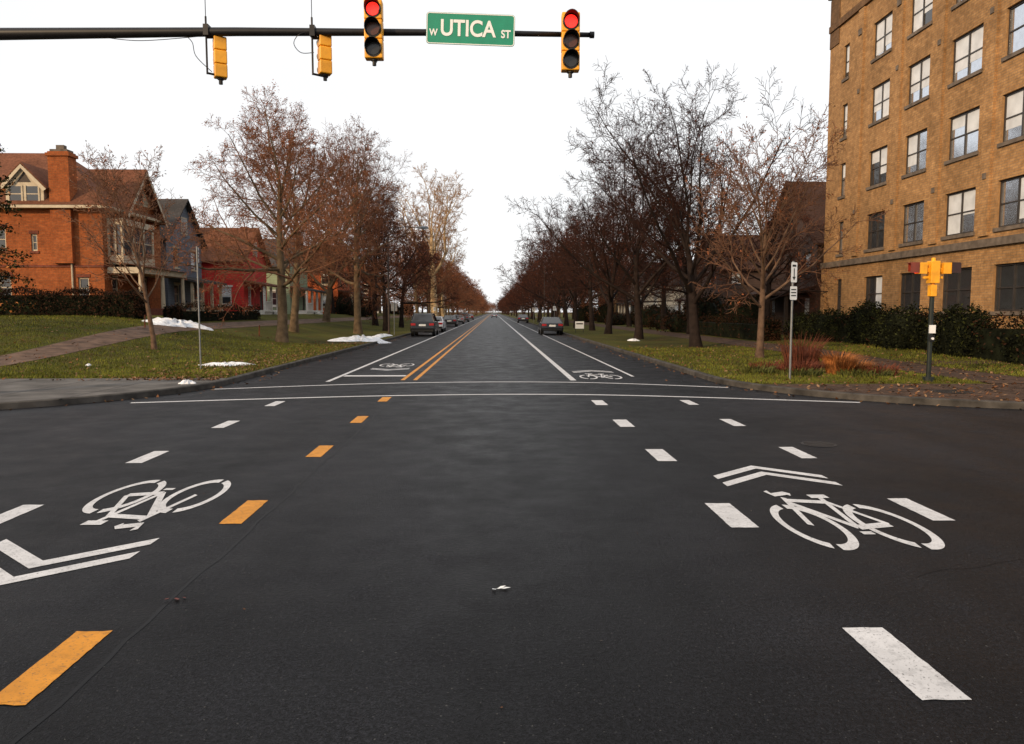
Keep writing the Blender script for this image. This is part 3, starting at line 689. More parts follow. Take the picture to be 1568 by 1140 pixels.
def house(name,side,xf,y0,L,D,wh,rh,wm,rm,ridge='x',porch=True,trim=None,seed=0,zb=None):
    r=random.Random(seed); e=empty(name,(xf,y0,0)); zb=H(xf+side*3,y0+3)-.1 if zb is None else zb
    w=MB();f=MB();g=MB();rf=MB();pc=MB(); trim=trim or M['wtrim']
    o1=(0,0,zb);u1=(0,1,0);n1=(-side,0,0)
    fl=max(1,int(wh/2.9)); ops=[]
    nb=max(2,int(L/2.8))
    for k in range(fl):
        for i in range(nb):
            c=L*(i+.5)/nb; z=1.0+k*2.9
            if k==0 and i==nb//2: ops.append((c-.5,c+.5,.5,2.6,'d')); continue
            ops.append((c-.5,c+.5,z,z+1.55))
    wall(w,o1,u1,n1,L,wh,[q[:4] for q in ops])
    for q in ops:
        if len(q)>4: f.obox(o1,u1,n1,q[0],q[1],q[2],q[3],-.12,-.07,1)
        else: window(f,g,o1,u1,n1,q,.12,0,.09,gm=0 if r.random()<.6 else 1,blind=.3,rng=r); f.obox(o1,u1,n1,q[0]-.1,q[1]+.1,q[2]-.12,q[2]-.002,0,.06); f.obox(o1,u1,n1,q[0]-.1,q[1]+.1,q[3]+.002,q[3]+.14,0,.05)
    o2=(side*D,0,zb) if side<0 else (0,0,zb); u2=(1,0,0);n2=(0,-1,0); ops=[]; nb2=max(2,int(D/3))
    for k in range(fl):
        for i in range(nb2):
            c=D*(i+.5)/nb2; z=1.0+k*2.9; ops.append((c-.55,c+.55,z,z+1.6))
    wall(w,o2,u2,n2,D,wh,ops)
    for q in ops: window(f,g,o2,u2,n2,q,.12,0,.12,gm=0,blind=.5,rng=r); f.obox(o2,u2,n2,q[0]-.14,q[1]+.14,q[2]-.14,q[2]-.002,0,.06); f.obox(o2,u2,n2,q[0]-.14,q[1]+.14,q[3]+.002,q[3]+.16,0,.05)
    wall(w,(side*D,0,zb),(0,1,0),(side,0,0),L,wh,[]); wall(w,(min(0,side*D),L,zb),(1,0,0),(0,1,0),D,wh,[])
    zt=zb+wh; zr=zt+rh; ov=.45
    if ridge=='x':
        for xx in (0,side*D): w.face([(xx,0,zt),(xx,L,zt),(xx,L/2,zr)],0,[(0,0),(L,0),(L/2,rh)])
        dz=ov*rh/(L/2); xa,xb=-side*ov,side*(D+ov)
        rf.slab([(xa,-ov,zt-dz+.12),(xb,-ov,zt-dz+.12),(xb,L/2,zr+.12),(xa,L/2,zr+.12)],.14)
        rf.slab([(xa,L+ov,zt-dz+.12),(xb,L+ov,zt-dz+.12),(xb,L/2+.003,zr+.12),(xa,L/2+.003,zr+.12)],.14)
        q=(L/2-.5,L/2+.5,wh+.5,wh+1.7); f.obox(o1,u1,n1,q[0]-.1,q[1]+.1,q[2]-.1,q[3]+.1,0,.05); g.face([(-side*.055,q[0],zb+q[2]),(-side*.055,q[1],zb+q[2]),(-side*.055,q[1],zb+q[3]),(-side*.055,q[0],zb+q[3])],0)
    else:
        xm=side*D/2
        for yy in (0,L): w.face([(0,yy,zt),(side*D,yy,zt),(xm,yy,zr)],0,[(0,0),(D,0),(D/2,rh)])
        dz=ov*rh/(D/2)
        rf.slab([(-side*ov,-ov,zt-dz+.12),(-side*ov,L+ov,zt-dz+.12),(xm,L+ov,zr+.12),(xm,-ov,zr+.12)],.14)
        rf.slab([(side*(D+ov),-ov,zt-dz+.12),(side*(D+ov),L+ov,zt-dz+.12),(xm+side*.003,L+ov,zr+.12),(xm+side*.003,-ov,zr+.12)],.14)
        f.obox(o2,u2,n2,D/2-.5,D/2+.5,wh+.4,wh+1.6,0,.05) 
        g.face([(xm-.4,-.055,zt+.5),(xm+.4,-.055,zt+.5),(xm+.4,-.055,zt+1.5),(xm-.4,-.055,zt+1.5)],0)
    if porch:
        pd=1.9
        pc.obox(o1,u1,n1,.2,L-.2,.35,.5,.0,pd); pc.obox(o1,u1,n1,.2,L-.2,-.3,.35,.1,pd-.1)
        rf.slab([(-side*.02,0,zb+3.25),(-side*.02,L,zb+3.25),(-side*(pd+.3),L,zb+2.8),(-side*(pd+.3),0,zb+2.8)],.16)
        npst=4
        for i in range(npst):
            c=.4+(L-.8)*i/(npst-1); pc.obox(o1,u1,n1,c-.1,c+.1,.5,2.66,pd-.25,pd-.05)
        pc.obox(o1,u1,n1,.5,L/2-.8,1.25,1.33,pd-.18,pd-.12)
        for i in range(12): c=.6+(L/2-1.5)*i/11; pc.obox(o1,u1,n1,c-.02,c+.02,.5,1.25,pd-.17,pd-.13)
        for i in range(3): pc.obox(o1,u1,n1,L/2-.7,L/2+.7,-.3,.35-.17*i,pd+.3*i,pd+.3*(i+1))
    ch=MB(); cx=side*D*.55; cy=L*.3
    ch.box(cx-.35,cx+.35,cy-.3,cy+.3,zt,zr+1.1); ch.box(cx-.42,cx+.42,cy-.37,cy+.37,zr+1.1,zr+1.25); ch.build('chimney',[M['redbrick']],e)
    w.build('walls',[wm],e); f.build('window_trim',[trim,M['wood']],e); g.build('window_glass',GL,e); rf.build('roof',[rm],e) 
    if porch: pc.build('porch',[trim],e)
house('blue_house',-1,-25.6,60,7,10,6.3,3.2,M['blue'],M['roofg'],'x',True,trim=M['cream'],seed=1)
house('red_house',-1,-22.8,69.5,7,10,5.2,3.0,M['red'],M['roofr'],'x',True,seed=2)
house('green_house',-1,-22.5,84,8,10,5.6,3.0,M['green'],M['roofg'],'x',True,seed=3)
house('orange_house',-1,-20.5,100,8,10,6.0,3.2,M['dorange'],M['roofd'],'x',True,trim=M['cream'],seed=4)
house('brown_house',-1,-23,126,8,10,6.0,3.2,M['brown'],M['roofg'],'x',True,seed=5)
house('brick_house',-1,-23,146,9,10,6.0,3.2,M['redbrick'],M['roofd'],'y',True,seed=6)
house('brown_house',1,20.5,47.5,9,11,6.2,4.2,M['brown'],M['roofd'],'x',True,trim=M['wood'],seed=7)
house('brown_house',1,21,70,8,10,5.8,3.2,M['brown'],M['roofd'],'x',True,trim=M['wood'],seed=9)
house('white_house',1,19.5,99,8,10,5.4,2.8,M['whites'],M['roofg'],'x',True,seed=10)
house('brown_house',1,20,136,8,10,5.8,3.2,M['brown'],M['roofd'],'x',True,trim=M['cream'],seed=12)

e=empty('victorian_brick_house',(.6,0,0)); zb=1.5; WH=7.0; xe=-26.0; ys=50.0; xw=-43.0; yn=58.5
w=MB();f=MB();gg=MB();rf=MB();st=MB(); rb=random.Random(9)
o=(xw,ys,zb);u=(1,0,0);n=(0,-1,0); Wd=xe-xw; U=lambda x:x-xw
ops=[(U(-28.0+.3),U(-27.3+.3),1.2,2.6),(U(-34.0),U(-33.2),1.2,2.7),(U(-32.8),U(-32.0),1.2,2.7),(U(-33.0),U(-32.2),4.3,5.8),(U(-30.6),U(-30.2),4.3,5.4),(U(-36.5),U(-35.6),4.3,5.8),(U(-37),U(-36),1.2,2.7)]
wall(w,o,u,n,Wd,WH,ops,.15)
for q in ops:
    window(f,gg,o,u,n,q,.15,0,.1,gm=0,blind=.3,rng=rb); st.obox(o,u,n,q[0]-.1,q[1]+.1,q[3]+.002,q[3]+.22,0,.04); st.obox(o,u,n,q[0]-.1,q[1]+.1,q[2]-.16,q[2]-.002,0,.06)
o3=(xe,ys,zb);u3=(0,1,0);n3=(1,0,0); Le=yn-ys
ops3=[(5.6,6.4,4.2,5.9),(1.0,1.9,1.0,2.8),(5.2,6.2,.6,2.8)]
wall(w,o3,u3,n3,Le,WH,ops3,.15)
for q in ops3: window(f,gg,o3,u3,n3,q,.15,0,.1,gm=0,blind=.2,rng=rb); st.obox(o3,u3,n3,q[0]-.1,q[1]+.1,q[3]+.002,q[3]+.2,0,.04)
wall(w,(xw,ys,zb),(0,1,0),(-1,0,0),Le,WH,[]); wall(w,(xw,yn,zb),(1,0,0),(0,1,0),Wd,WH,[])
st.obox(o,u,n,0,Wd,3.25,3.4,0,.05,0); st.obox(o,u,n,0,Wd,0,.7,0,.08)
st.obox(o3,u3,n3,0,.6,3.25,3.4,0,.05)
mbp=MB(); mbp.tube([(-28.0,ys-.1,zb),(-28.0,ys-.1,zb+WH)],.06,8); mbp.build('downpipe',[M['cream']],e)
zt=zb+WH; zr=12.9; ov=.6; ym=(ys+yn)/2
f.box(xw-ov,xe+ov,ys-ov,yn+ov,zt-.0,zt+.18)
A=(xw-ov,ys-ov,zt+.2);B=(xe+ov,ys-ov,zt+.2);C=(xe+ov,yn+ov,zt+.2);Dp=(xw-ov,yn+ov,zt+.2);E1=(xw+5,ym,zr);E2=(-30.6,ym,zr)
rf.face([A,B,E2,E1]);rf.face([B,C,E2]);rf.face([C,Dp,E1,E2]);rf.face([Dp,A,E1])
ga,gb=52.0,57.4; gm_=(ga+gb)/2; gz=11.9
w.face([(xe+.25,ga,zt+.2),(xe+.25,gb,zt+.2),(xe+.25,gm_,gz-.15)],0,[(0,0),(5,0),(2.5,3)])
f.face([(xe+.28,ga+.9,zt+.9),(xe+.28,gb-.9,zt+.9),(xe+.28,gm_,gz-.5)],0)
rf.slab([(xe+.9,ga-.4,zt),(xe+.9,gm_,gz),(-31.5,gm_,gz),(-31.5,ga-.4,zt)],.16); rf.slab([(xe+.9,gb+.4,zt),(xe+.9,gm_,gz+.002),(-31.5,gm_,gz+.002),(-31.5,gb+.4,zt)],.16)
for s_,ya in ((1,ga-.4),(-1,gb+.4)):
    f.face([(xe+.93,ya,zt-.15),(xe+.93,gm_,gz-.1),(xe+.93,gm_,gz-.4),(xe+.93,ya+s_*.1,zt-.42)],0)
dx0,dx1=-31.9,-29.5; dm=(dx0+dx1)/2; yd=ys-.25; dz0,dz1,dpk=zt+.2,zt+1.5,zt+2.8
f.box(dx0,dx1,yd,yd+3,dz0,dz1); f.face([(dx0-.1,yd-.004,dz1),(dx1+.1,yd-.004,dz1),(dm,yd-.004,dpk)],0)
rf.slab([(dx0-.35,yd-.3,dz1-.2),(dm,yd-.3,dpk+.1),(dm,yd+4,dpk+.1),(dx0-.35,yd+3,dz1-.2)],.1); rf.slab([(dx1+.35,yd-.3,dz1-.2),(dm,yd-.3,dpk+.102),(dm,yd+4,dpk+.102),(dx1+.35,yd+3,dz1-.2)],.1)
for a in (dx0+.25,dm+.12):
    gg.face([(a,yd-.01,dz0+.2),(a+.75,yd-.01,dz0+.2),(a+.75,yd-.01,dz1-.1),(a,yd-.01,dz1-.1)],0)
    f.box(a,a+.75,yd-.03,yd-.012,dz0+.68,dz0+.74); f.box(a-.1,a,yd-.05,yd-.002,dz0+.1,dz1-.05); f.box(a+.75,a+.85,yd-.05,yd-.002,dz0+.1,dz1-.05)
st.face([(dm-.45,yd-.012,dz1+.15),(dm+.45,yd-.012,dz1+.15),(dm,yd-.012,dpk-.45)],1)
for s_ in (-1,1):
    f.face([(dm+s_*(dm-dx0+.35),yd-.32,dz1-.32),(dm,yd-.32,dpk-.05),(dm,yd-.32,dpk-.3),(dm+s_*(dm-dx0+.15),yd-.32,dz1-.45)],0)
gg.face([(xe+.3,gm_-.5,zt+1.0),(xe+.3,gm_+.5,zt+1.0),(xe+.3,gm_+.5,zt+2.0),(xe+.3,gm_-.5,zt+2.0)],0)
ch=MB()
def cbox(x0,x1,y0,y1,z0,z1,mi=0): ch.obox((x0,y0,0),(1,0,0),(0,1,0),0,x1-x0,z0,z1,0,y1-y0,mi)
cbox(-29.1,-27.8,ys-.35,ys+.6,zb+3.5,12.1); cbox(-29.2,-27.7,ys-.45,ys+.7,11.8,12.0); cbox(-29.0,-27.9,ys-.25,ys+.5,12.1,12.25,1); cbox(-28.7,-28.2,ys-.05,ys+.3,12.25,12.55,1)
ch.build('chimney',[M['orange'],M['stone']],e)
by0,by1=50.6,55.2
BX=((xe,0,zb),(0,1,0),(1,0,0))
f.obox(*BX,by0,by1,3.5,4.1,0,1.0); f.obox(*BX,by0,by1,6.1,6.5,0,1.05)
gg.obox(*BX,by0+.1,by1-.1,4.1,6.1,.0,.9,0)
for yy in (by0,by0+1.4,by0+3.0,by1-.2): f.obox(*BX,yy,yy+.2,4.1,6.1,.86,.98)
for dd in (.0,.42): f.obox(*BX,by0-.02,by0+.08,4.1,6.1,dd,dd+.14)
f.obox(*BX,by0+.2,by1-.2,5.05,5.12,.88,.94)
f.obox(*BX,ys+.4,57.5,2.9,3.3,0,2.3); rf.slab([(xe,ys+.3,zb+3.75),(xe,57.6,zb+3.75),(xe+2.5,57.6,zb+3.32),(xe+2.5,ys+.3,zb+3.32)],.02)
for yy in (ys+.5,53.8,57.2):
    cmb=MB(); cmb.tube([(xe+2.1,yy,zb+.6),(xe+2.1,yy,zb+2.9)],[.15,.12],10); cmb.build('column',[M['cream']],e)
st.obox(*BX,ys+.4,57.5,-.5,.6,0,2.2)
w.build('walls',[M['orange']],e); f.build('trim',[M['cream']],e); gg.build('window_glass',GL,e); rf.build('roof',[M['roofr']],e); st.build('stonework',[M['redbrick'],M['wood']],e)

# ------------------------------------------------------------------ signals, signs, poles
def visor(mb,cx,cz,y0,r,ln,s=-1,mi=1,n=14):
    a0,a1=R(-35),R(215)
    for i in range(n):
        a=a0+(a1-a0)*i/n;b=a0+(a1-a0)*(i+1)/n
        def P(t,yy,rr): return (cx+rr*math.cos(t),yy,cz+rr*math.sin(t))
        la=ln*(.55+.45*max(0,math.sin(a)));lb=ln*(.55+.45*max(0,math.sin(b)))
        mb.face([P(a,y0,r),P(b,y0,r),P(b,y0+s*lb,r),P(a,y0+s*la,r)],mi); mb.face([P(a,y0,r-.01),P(b,y0,r-.01),P(b,y0+s*lb,r-.01),P(a,y0+s*la,r-.01)],mi)
        mb.face([P(a,y0+s*la,r),P(b,y0+s*lb,r),P(b,y0+s*lb,r-.01),P(a,y0+s*la,r-.01)],mi)
def disc(mb,cx,cz,y,r,mi,n=20): mb.face([(cx+r*math.cos(2*math.pi*i/n),y,cz+r*math.sin(2*math.pi*i/n)) for i in range(n)],mi)
def signal(parent,name,loc,rz,sec=.335,w=.32,lit=True):
    e=bpy.data.objects.new(name,None); COL.objects.link(e); e.parent=parent; e.location=loc; e.rotation_euler=(0,0,rz)
    b=MB() 
    for k in range(3): b.box(-w/2,w/2,-.10,.10,-k*sec-sec+.006,-k*sec)
    b.build('housing',[M['sigyel']],e,bevel=.02)
    b=MB()
    for k in range(3):
        cz=-k*sec-sec/2
        disc(b,0,cz,-.104,sec*.44,1); disc(b,0,cz,-.112,sec*.34,(2 if lit else 3) if k==0 else (3 if k==1 else 4)); visor(b,0,cz,-.10,sec*.42,sec*.6)
    b.tube([(0,0,-3*sec),(0,0,-3*sec-.10)],.035,8,1); b.tube([(0,0,-3*sec-.02),(0,0,-3*sec)],.06,8,1)
    b.build('lenses_and_visors',[M['sigyel'],M['polymer'],M['redlit'],M['ambd'],M['grnd']],e)
    return e
AZ=6.90; AY=14.0
ms=empty('traffic_signal_mast',(-12.6,AY,0))
mb=MB(); mb.tube([(0,0,.13),(0,0,.5),(0,0,7.4)],[.2,.17,.12],14); mb.tube([(0,0,.125),(0,0,.22)],.28,14)
mb.build('pole',[M['black']],ms,smooth=False)
mb=MB(); mb.tube([(0,0,AZ-.18),(3.6,0,AZ-.13),(8,0,AZ-.05),(12,0,AZ-.03),(14.4,0,AZ-.05)],[.135,.105,.075,.055,.042],14); mb.tube([(14.35,0,AZ-.05),(14.43,0,AZ-.05)],.058,12)
mb.build('arm',[M['black']],ms,smooth=True)
signal(ms,'signal_head',(12.6-2.11,-.2,AZ+.42),0)
signal(ms,'signal_head_b',(12.6+1.38,-.2,AZ+.24),0)
br=MB()
for x,zt_ in ((12.6-2.11,AZ+.42),(12.6+1.38,AZ+.24)):
    br.box(x-.05,x+.05,-.11,.07,AZ-.12,AZ+.04); br.tube([(x,-.03,zt_-.0),(x,-.03,zt_-1.0)],.02,6)
for x,dz in ((12.6-4.98,-.05),(12.6-3.10,.03)):
    br.tube([(x-.14,-.03,AZ+.2),(x-.14,-.03,AZ-.80)],.018,8); br.tube([(x-.14,-.03,AZ+.18),(x-.14,-.03,AZ+.7)],.007,6)
    br.box(x-.17,x-.08,-.1,.1,AZ-.14,AZ+.05); br.tube([(x-.15,-.03,AZ-.78),(x+.10,.1,AZ-.8)],.02,6); br.tube([(x-.15,-.03,AZ-.15),(x+.10,.1,AZ-.13)],.02,6)
    signal(ms,'rear_signal_head',(x+.05,.1,AZ-.07+dz),R(207),.24,.22,False)
def loop(pts,r=.007): br.tube(bez3(pts),r,5)
xa=12.6-5.0; loop([(xa-.5,0,AZ-.12),(xa-.35,-.08,AZ-.27),(xa-.3,-.05,AZ-.5),(xa-.05,0,AZ-.75)])
xa=12.6-3.14; loop([(xa-.1,0,AZ-.05),(xa-.3,-.08,AZ-.10),(xa-.42,-.06,AZ-.26),(xa-.3,-.05,AZ-.42),(xa-.08,0,AZ-.40)])
loop([(5.5,-.02,AZ-.15),(6.3,-.03,AZ-.23),(7.4,-.02,AZ-.14)])
br.build('brackets_and_cables',[M['black']],ms)
sn=bpy.data.objects.new('street_name_sign',None); COL.objects.link(sn); sn.parent=ms; sn.location=(12.6-.40,-.14,AZ-.02); sn.rotation_euler=(0,R(1.6),0)
def rrect(w,h,r,y,n=6):
    P=[]
    for cx,cz,a0 in ((w/2-r,h/2-r,0),(-w/2+r,h/2-r,90),(-w/2+r,-h/2+r,180),(w/2-r,-h/2+r,270)):
        for i in range(n+1): a=R(a0+90*i/n); P.append((cx+r*math.cos(a),y,cz+r*math.sin(a)))
    return P
sb=MB(); SW,SH=1.58,.55
sb.face(rrect(SW,SH,.06,0),0); a_=rrect(SW-.012,SH-.012,.056,-.004); b_=rrect(SW-.042,SH-.042,.04,-.004)
for i in range(len(a_)): j=(i+1)%len(a_); sb.face([a_[i],a_[j],b_[j],b_[i]],1)
sb.face(rrect(SW,SH,.06,.012),2)
sb.build('panel',[M['signg'],M['signw'],M['steel']],sn)
sb=MB(); sb.box(-.45,-.4,.012,.1,-.2,.2); sb.box(.4,.45,.012,.1,-.2,.2); sb.build('clamps',[M['steel']],sn)
def text(s,size,x,z,y,parent,name,m,sx=1,bold=0):
    c=bpy.data.curves.new(name,'FONT'); c.body=s; c.size=size; c.align_x='CENTER'; c.extrude=.001; c.offset=bold; c.materials.append(m)
    o=bpy.data.objects.new(name,c); COL.objects.link(o); o.parent=parent; o.location=(x,y,z); o.rotation_euler=(R(90),0,0); o.scale=(sx,1,1)
text('UTICA',.39,-.05,-.12,-.007,sn,'lettering',M['signw'],.86,.009)
text('W',.16,-.66,-.13,-.007,sn,'prefix',M['signw'],.85,.005); text('ST',.19,.63,-.13,-.007,sn,'suffix',M['signw'],.85,.005)

def post(name,x,y,h,panels,rz=0,r=.03,m=None):
    e=empty(name,(x,y,H(x,y) if abs(x)>6 else 0),(0,0,rz)); mb=MB(); mb.tube([(0,0,-.1),(0,0,h)],r,8); mb.build('post',[m or M['steel']],e)
    for i,(w_,h_,z,kind) in enumerate(panels):
        p=MB(); P=rrect(w_,h_,.03,-.035,3); p.face([(a,b,c+z) for a,b,c in P],0); P=rrect(w_,h_,.03,-.03,3); p.face([(a,b,c+z) for a,b,c in P],1)
        if kind=='arrow':
            p.box(-.015,.015,-.04,-.037,z-h_*.3,z+h_*.2,2); p.face([(-.07,-.038,z-h_*.22),(.07,-.038,z-h_*.22),(0,-.038,z-h_*.4)],2); p.box(-w_*.3,w_*.3,-.04,-.037,z+h_*.28,z+h_*.38,2)
        if kind=='text':
            for k in range(3): p.box(-w_*.35,w_*.35,-.04,-.037,z+h_*(.22-.22*k),z+h_*(.3-.22*k),2)
        p.build('panel_%d'%i,[M['signw'],M['steel'],M['polymer']],e)
    return e
post('street_sign_post',-8.75,22.6,3.65,[(.3,.45,3.4,'text')],R(107),.025)
post('parking_sign',7.55,18.9,3.0,[(.24,.50,2.72,'arrow'),(.28,.34,2.2,'text')],R(32),.028)
post('no_parking_sign',-7.5,57,2.5,[(.45,.6,2.1,'text')],R(180)); post('no_parking_sign',6.3,78,2.5,[(.3,.45,2.1,'text')]); post('no_parking_sign',6.3,118,2.5,[(.45,.6,2.1,'text')])
post('no_parking_sign',-7.5,96,2.4,[(.3,.45,2.1,'text')],R(0))
e=empty('yard_sign',(7.1,62,.13)); mb=MB(); mb.box(-.36,.36,-.02,.0,.35,.95,0); mb.box(-.34,-.3,0,.03,0,.9,1); mb.box(.3,.34,0,.03,0,.9,1); mb.box(-.28,.28,-.024,-.021,.7,.8,1); mb.build('board',[M['signw'],M['polymer']],e)
for x,y in ((-16.5,36),(-13.0,42)):
    mb=MB(); mb.tube([(x,y,H(x,y)-.1),(x+.03,y,H(x,y)+.6)],.03,6); mb.build('wooden_stake',[M['redtwig']])

ps=empty('pedestrian_signal_post',(10.75,18.25,.13))
mb=MB(); mb.tube([(0,0,0),(0,0,.12)],.13,12); mb.tube([(0,0,0),(0,0,2.1)],.055,12); mb.tube([(0,0,2.1),(.01,0,2.95)],.035,10); mb.build('pole',[mat('dark_green_metal',(.012,.017,.015),.45,spec=.3)],ps)
mb=MB(); mb.box(-.11,.11,-.12,.10,2.42,2.96); mb.box(-.07,.07,-.09,.09,2.10,2.38); mb.tube([(0,0,2.0),(0,0,3.04)],.05,8); mb.box(-.26,.26,-.03,.05,2.69,2.79); mb.box(-.24,.24,-.03,.03,2.53,2.59); mb.build('housing',[M['sigyel']],ps,bevel=.012)
for sx in (-1,1):
    mb=MB(); c=(sx*.30)
    mb.box(c-.10,c+.10,-.10,.10,2.65,2.92,0) 
    mb.box(c+sx*.10,c+sx*.32,-.12,-.105,2.67,2.91,1); mb.box(c+sx*.10,c+sx*.30,-.12,.12,2.91,2.925,1); mb.box(c+sx*.10,c+sx*.26,.105,.12,2.71,2.91,1); mb.box(c+sx*.101,c+sx*.108,-.1,.1,2.67,2.90,2)
    mb.build('side_signal_head',[M['sigyel'],mat('hood_red_glow' if sx<0 else 'hood_black',(.16,.03,.015) if sx<0 else (.03,.01,.008),.5),M['redlit'] if sx<0 else M['ambd']],ps)  # left hood: glow of the lit red lens painted into its colour
mb=MB(); mb.box(-.07,.07,-.10,-.05,1.20,1.40,0); mb.box(-.06,.06,-.09,-.05,1.0,1.15,1); mb.tube([(0,-.09,1.07),(0,-.12,1.07)],.03,10,0); mb.build('push_button',[M['signw'],M['polymer']],ps)

M['lamp']=mat('lamp_housing',(.12,.15,.19),.4)
def lamp(x,y,side,h=8.0):
    e=empty('street_lamp',(x,y,.13)); mb=MB(); mb.tube([(0,0,0),(0,0,.4),(0,0,h-.6)],[.11,.08,.055],10); mb.tube(bez3([(0,0,h-.9),(side*.3,0,h-.2),(side*1.2,0,h+.05),(side*2.4,0,h)]),.03,8); mb.build('pole',[M['wood']],e)
    mb=MB(); s=side; mb.tube([(s*2.3,0,h),(s*2.6,0,h+.03),(s*3.0,0,h)],[.05,.12,.07],10); mb.tube([(s*2.65,0,h-.12),(s*2.65,0,h)],[.08,.12],10); mb.build('lamp_head',[M['lamp']],e)
lamp(-7.9,57,1); lamp(6.6,98,-1); lamp(-7.6,135,1); lamp(6.6,170,-1)

def car(name,x,y,rz,col,kind='sedan'):
    e=empty(name,(x,y,0),(0,0,rz)); paint=mat(name+'_paint',col,.25,metal=.3,var=.05,spec=.8)
    if kind=='suv':
        L,W=4.7,1.88; body=[(-2.3,.35),(-2.35,.6),(-2.3,1.0),(-2.22,1.12),(.95,1.10),(1.9,1.02),(2.28,.85),(2.35,.55),(2.3,.35)]
        cab=[(-2.2,1.1),(-1.98,1.68),(-1.8,1.74),(.1,1.74),(.35,1.68),(1.05,1.1)]; top=1.74
    else:
        L,W=4.6,1.8; body=[(-2.25,.33),(-2.3,.55),(-2.27,.92),(-2.15,.98),(-1.5,1.0),(.85,.95),(1.9,.82),(2.22,.68),(2.28,.5),(2.22,.33)]
        cab=[(-1.75,.98),(-1.05,1.38),(-.85,1.43),(.15,1.43),(.35,1.39),(1.15,.94)]; top=1.43
    wr=.34; wy=(-1.4,1.42)
    mb=MB(); hw=W/2
    xs=[(-hw,.04),(-hw+.05,0),(hw-.05,0),(hw,.04)]
    def prof(pf,xx,ins): 
        cz=sum(p[1] for p in pf)/len(pf)
        return [(xx,p[0]*(1-ins*.8),p[1]-(p[1]-cz)*ins*1.2) for p in pf]
    rings=[prof(body,a,i) for a,i in xs]; n=len(body)
    for r_ in (rings[0],rings[-1]): mb.face(r_)
    for a,b in zip(rings[:-1],rings[1:]):
        for i in range(n): j=(i+1)%n; mb.face([a[i],a[j],b[j],b[i]])
    mb.build('body',[paint],e,bevel=.04)
    g=MB(); n=len(cab); zb_=cab[0][1]
    def cw(z): return hw-.06-.20*(z-zb_)/(top-zb_)
    Lr=[(-cw(p[1]),p[0],p[1]) for p in cab]; Rr=[(cw(p[1]),p[0],p[1]) for p in cab]
    g.face(Lr,0);g.face(Rr,0)
    for i in range(n-1):
        m_=1 if i in (1,2,3) else 0
        g.face([Lr[i],Lr[i+1],Rr[i+1],Rr[i]],m_)
    for q in (Lr,Rr):
        s=-1 if q is Lr else 1
        for a,b in ((q[0],q[1]),(q[5],q[4])):
            g.tube([(a[0]+s*.005,a[1],a[2]),(b[0]+s*.005,b[1],b[2])],.04,6,1)
        yb=-.25; g.tube([(s*(hw-.055),yb,zb_),(s*(cw(top)+.005),yb,top)],.035,6,1)
        g.tube([(s*cw(top),cab[1][0],top-.04),(s*cw(top),cab[4][0],top-.04)],.03,6,1)
    g.build('cabin',[M['glass'],paint],e)
    wmb=MB()
    for yy in wy:
        for s in (-1,1):
            wmb.tube([(s*(hw-.22),yy,wr),(s*(hw+.01),yy,wr)],wr,20,0); wmb.tube([(s*(hw+.0),yy,wr),(s*(hw+.02),yy,wr)],wr*.62,14,1)
            wmb.tube([(s*(hw-.24),yy,wr+.03),(s*(hw+.004),yy,wr+.03)],wr+.06,20,2)
    wmb.build('wheels',[M['tyre'],M['chrome'],M['polymer']],e)
    d=MB(); rb_=-2.33 if kind=='suv' else -2.29; rf_=2.33 if kind=='suv' else 2.27
    zl=.82 if kind=='suv' else .72
    for s in (-1,1):
        x0,x1=sorted((s*(hw-.42),s*(hw-.06))); d.box(x0,x1,rb_-.02,rb_+.1,zl,zl+.17,0); d.box(x0,x1,rf_-.12,rf_+.0,zl-.12,zl+.02,1)
        x0,x1=sorted((s*(hw-.02),s*(hw+.16))); d.box(x0,x1,.75,.85,zb_-.02,zb_+.13,2)
    d.box(-.26,.26,rb_-.03,rb_,zl-.05,zl+.1,3); d.box(-hw+.1,hw-.1,rb_-.05,rb_+.05,.36,.52,2); d.box(-hw+.1,hw-.1,rf_-.05,rf_+.06,.34,.5,2); d.box(-.5,.5,rf_-.08,rf_+.02,.56,.72,2)
    d.build('lamps_and_bumpers',[M['tail'],M['chrome'],M['polymer'],M['signw']],e)
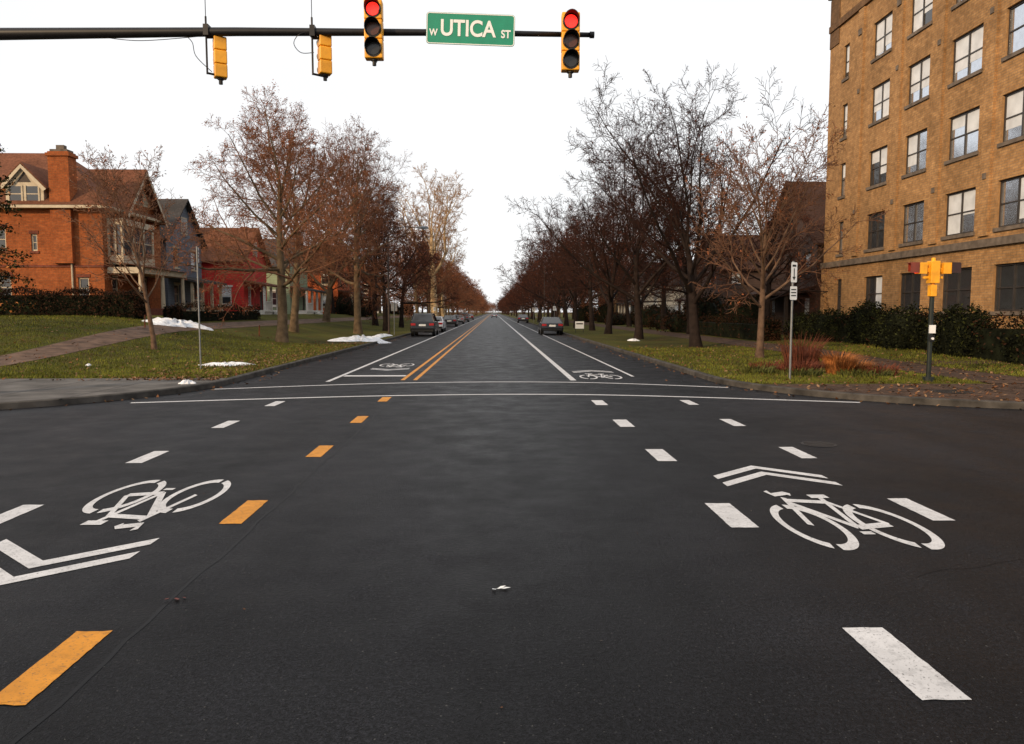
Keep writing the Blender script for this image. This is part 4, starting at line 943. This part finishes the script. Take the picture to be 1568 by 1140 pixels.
car('parked_suv',-5.45,60,0,(.006,.006,.007),'suv')
car('parked_car',-5.5,71,0,(.55,.57,.6)); car('parked_car',-5.5,96,0,(.03,.03,.035)); car('parked_car',-5.5,118,0,(.3,.3,.32)); car('parked_suv',-5.5,140,0,(.1,.1,.11),'suv')
car('parked_car',4.75,63,0,(.008,.009,.012)); car('parked_car',4.95,128,0,(.04,.04,.05))
car('parked_car',-5.5,175,0,(.1,.02,.02)); car('driving_car',0.2,240,0,(.2,.2,.22))

# ------------------------------------------------------------------ world, sun, camera
wd=bpy.data.worlds.new('World'); scene.world=wd; wd.use_nodes=True; nt=wd.node_tree; bg=nt.nodes['Background']
sky=nt.nodes.new('ShaderNodeTexSky'); sky.sky_type='NISHITA'; sky.sun_disc=False; sky.sun_elevation=R(20); sky.sun_rotation=R(222); sky.air_density=1; sky.dust_density=3; sky.ozone_density=1
cl=noise(nt,1.6,4,.6,'Generated',.3)
cc=ramp(nt,cl.outputs['Fac'],[(.3,(.94,.945,.96)),(.65,(1,1,1))])
sc=nt.nodes.new('ShaderNodeVectorMath'); sc.operation='SCALE'; sc.inputs['Scale'].default_value=11.4; nt.links.new(cc.outputs[0],sc.inputs[0])
mx=mixc(nt,.88,sky.outputs[0],sc.outputs[0])
nt.links.new(mx,bg.inputs[0]); bg.inputs[1].default_value=.1
sl=bpy.data.lights.new('sun','SUN'); sl.energy=3.6; sl.angle=R(6); sl.color=(1,.70,.40); so=bpy.data.objects.new('sun',sl); COL.objects.link(so)
az,el=R(222),R(20); dv=Vector((math.sin(az)*math.cos(el),math.cos(az)*math.cos(el),math.sin(el))); so.rotation_euler=dv.to_track_quat('Z','Y').to_euler()
cam=bpy.data.cameras.new('camera'); co=bpy.data.objects.new('camera',cam); COL.objects.link(co); scene.camera=co
cam.sensor_width=36; cam.lens=26.4; cam.clip_end=6000; co.location=(0,0,1.85); co.rotation_euler=(R(90-4.57),0,R(-1.4))
scene.view_settings.view_transform='Standard'; scene.view_settings.look='None'; scene.view_settings.exposure=0
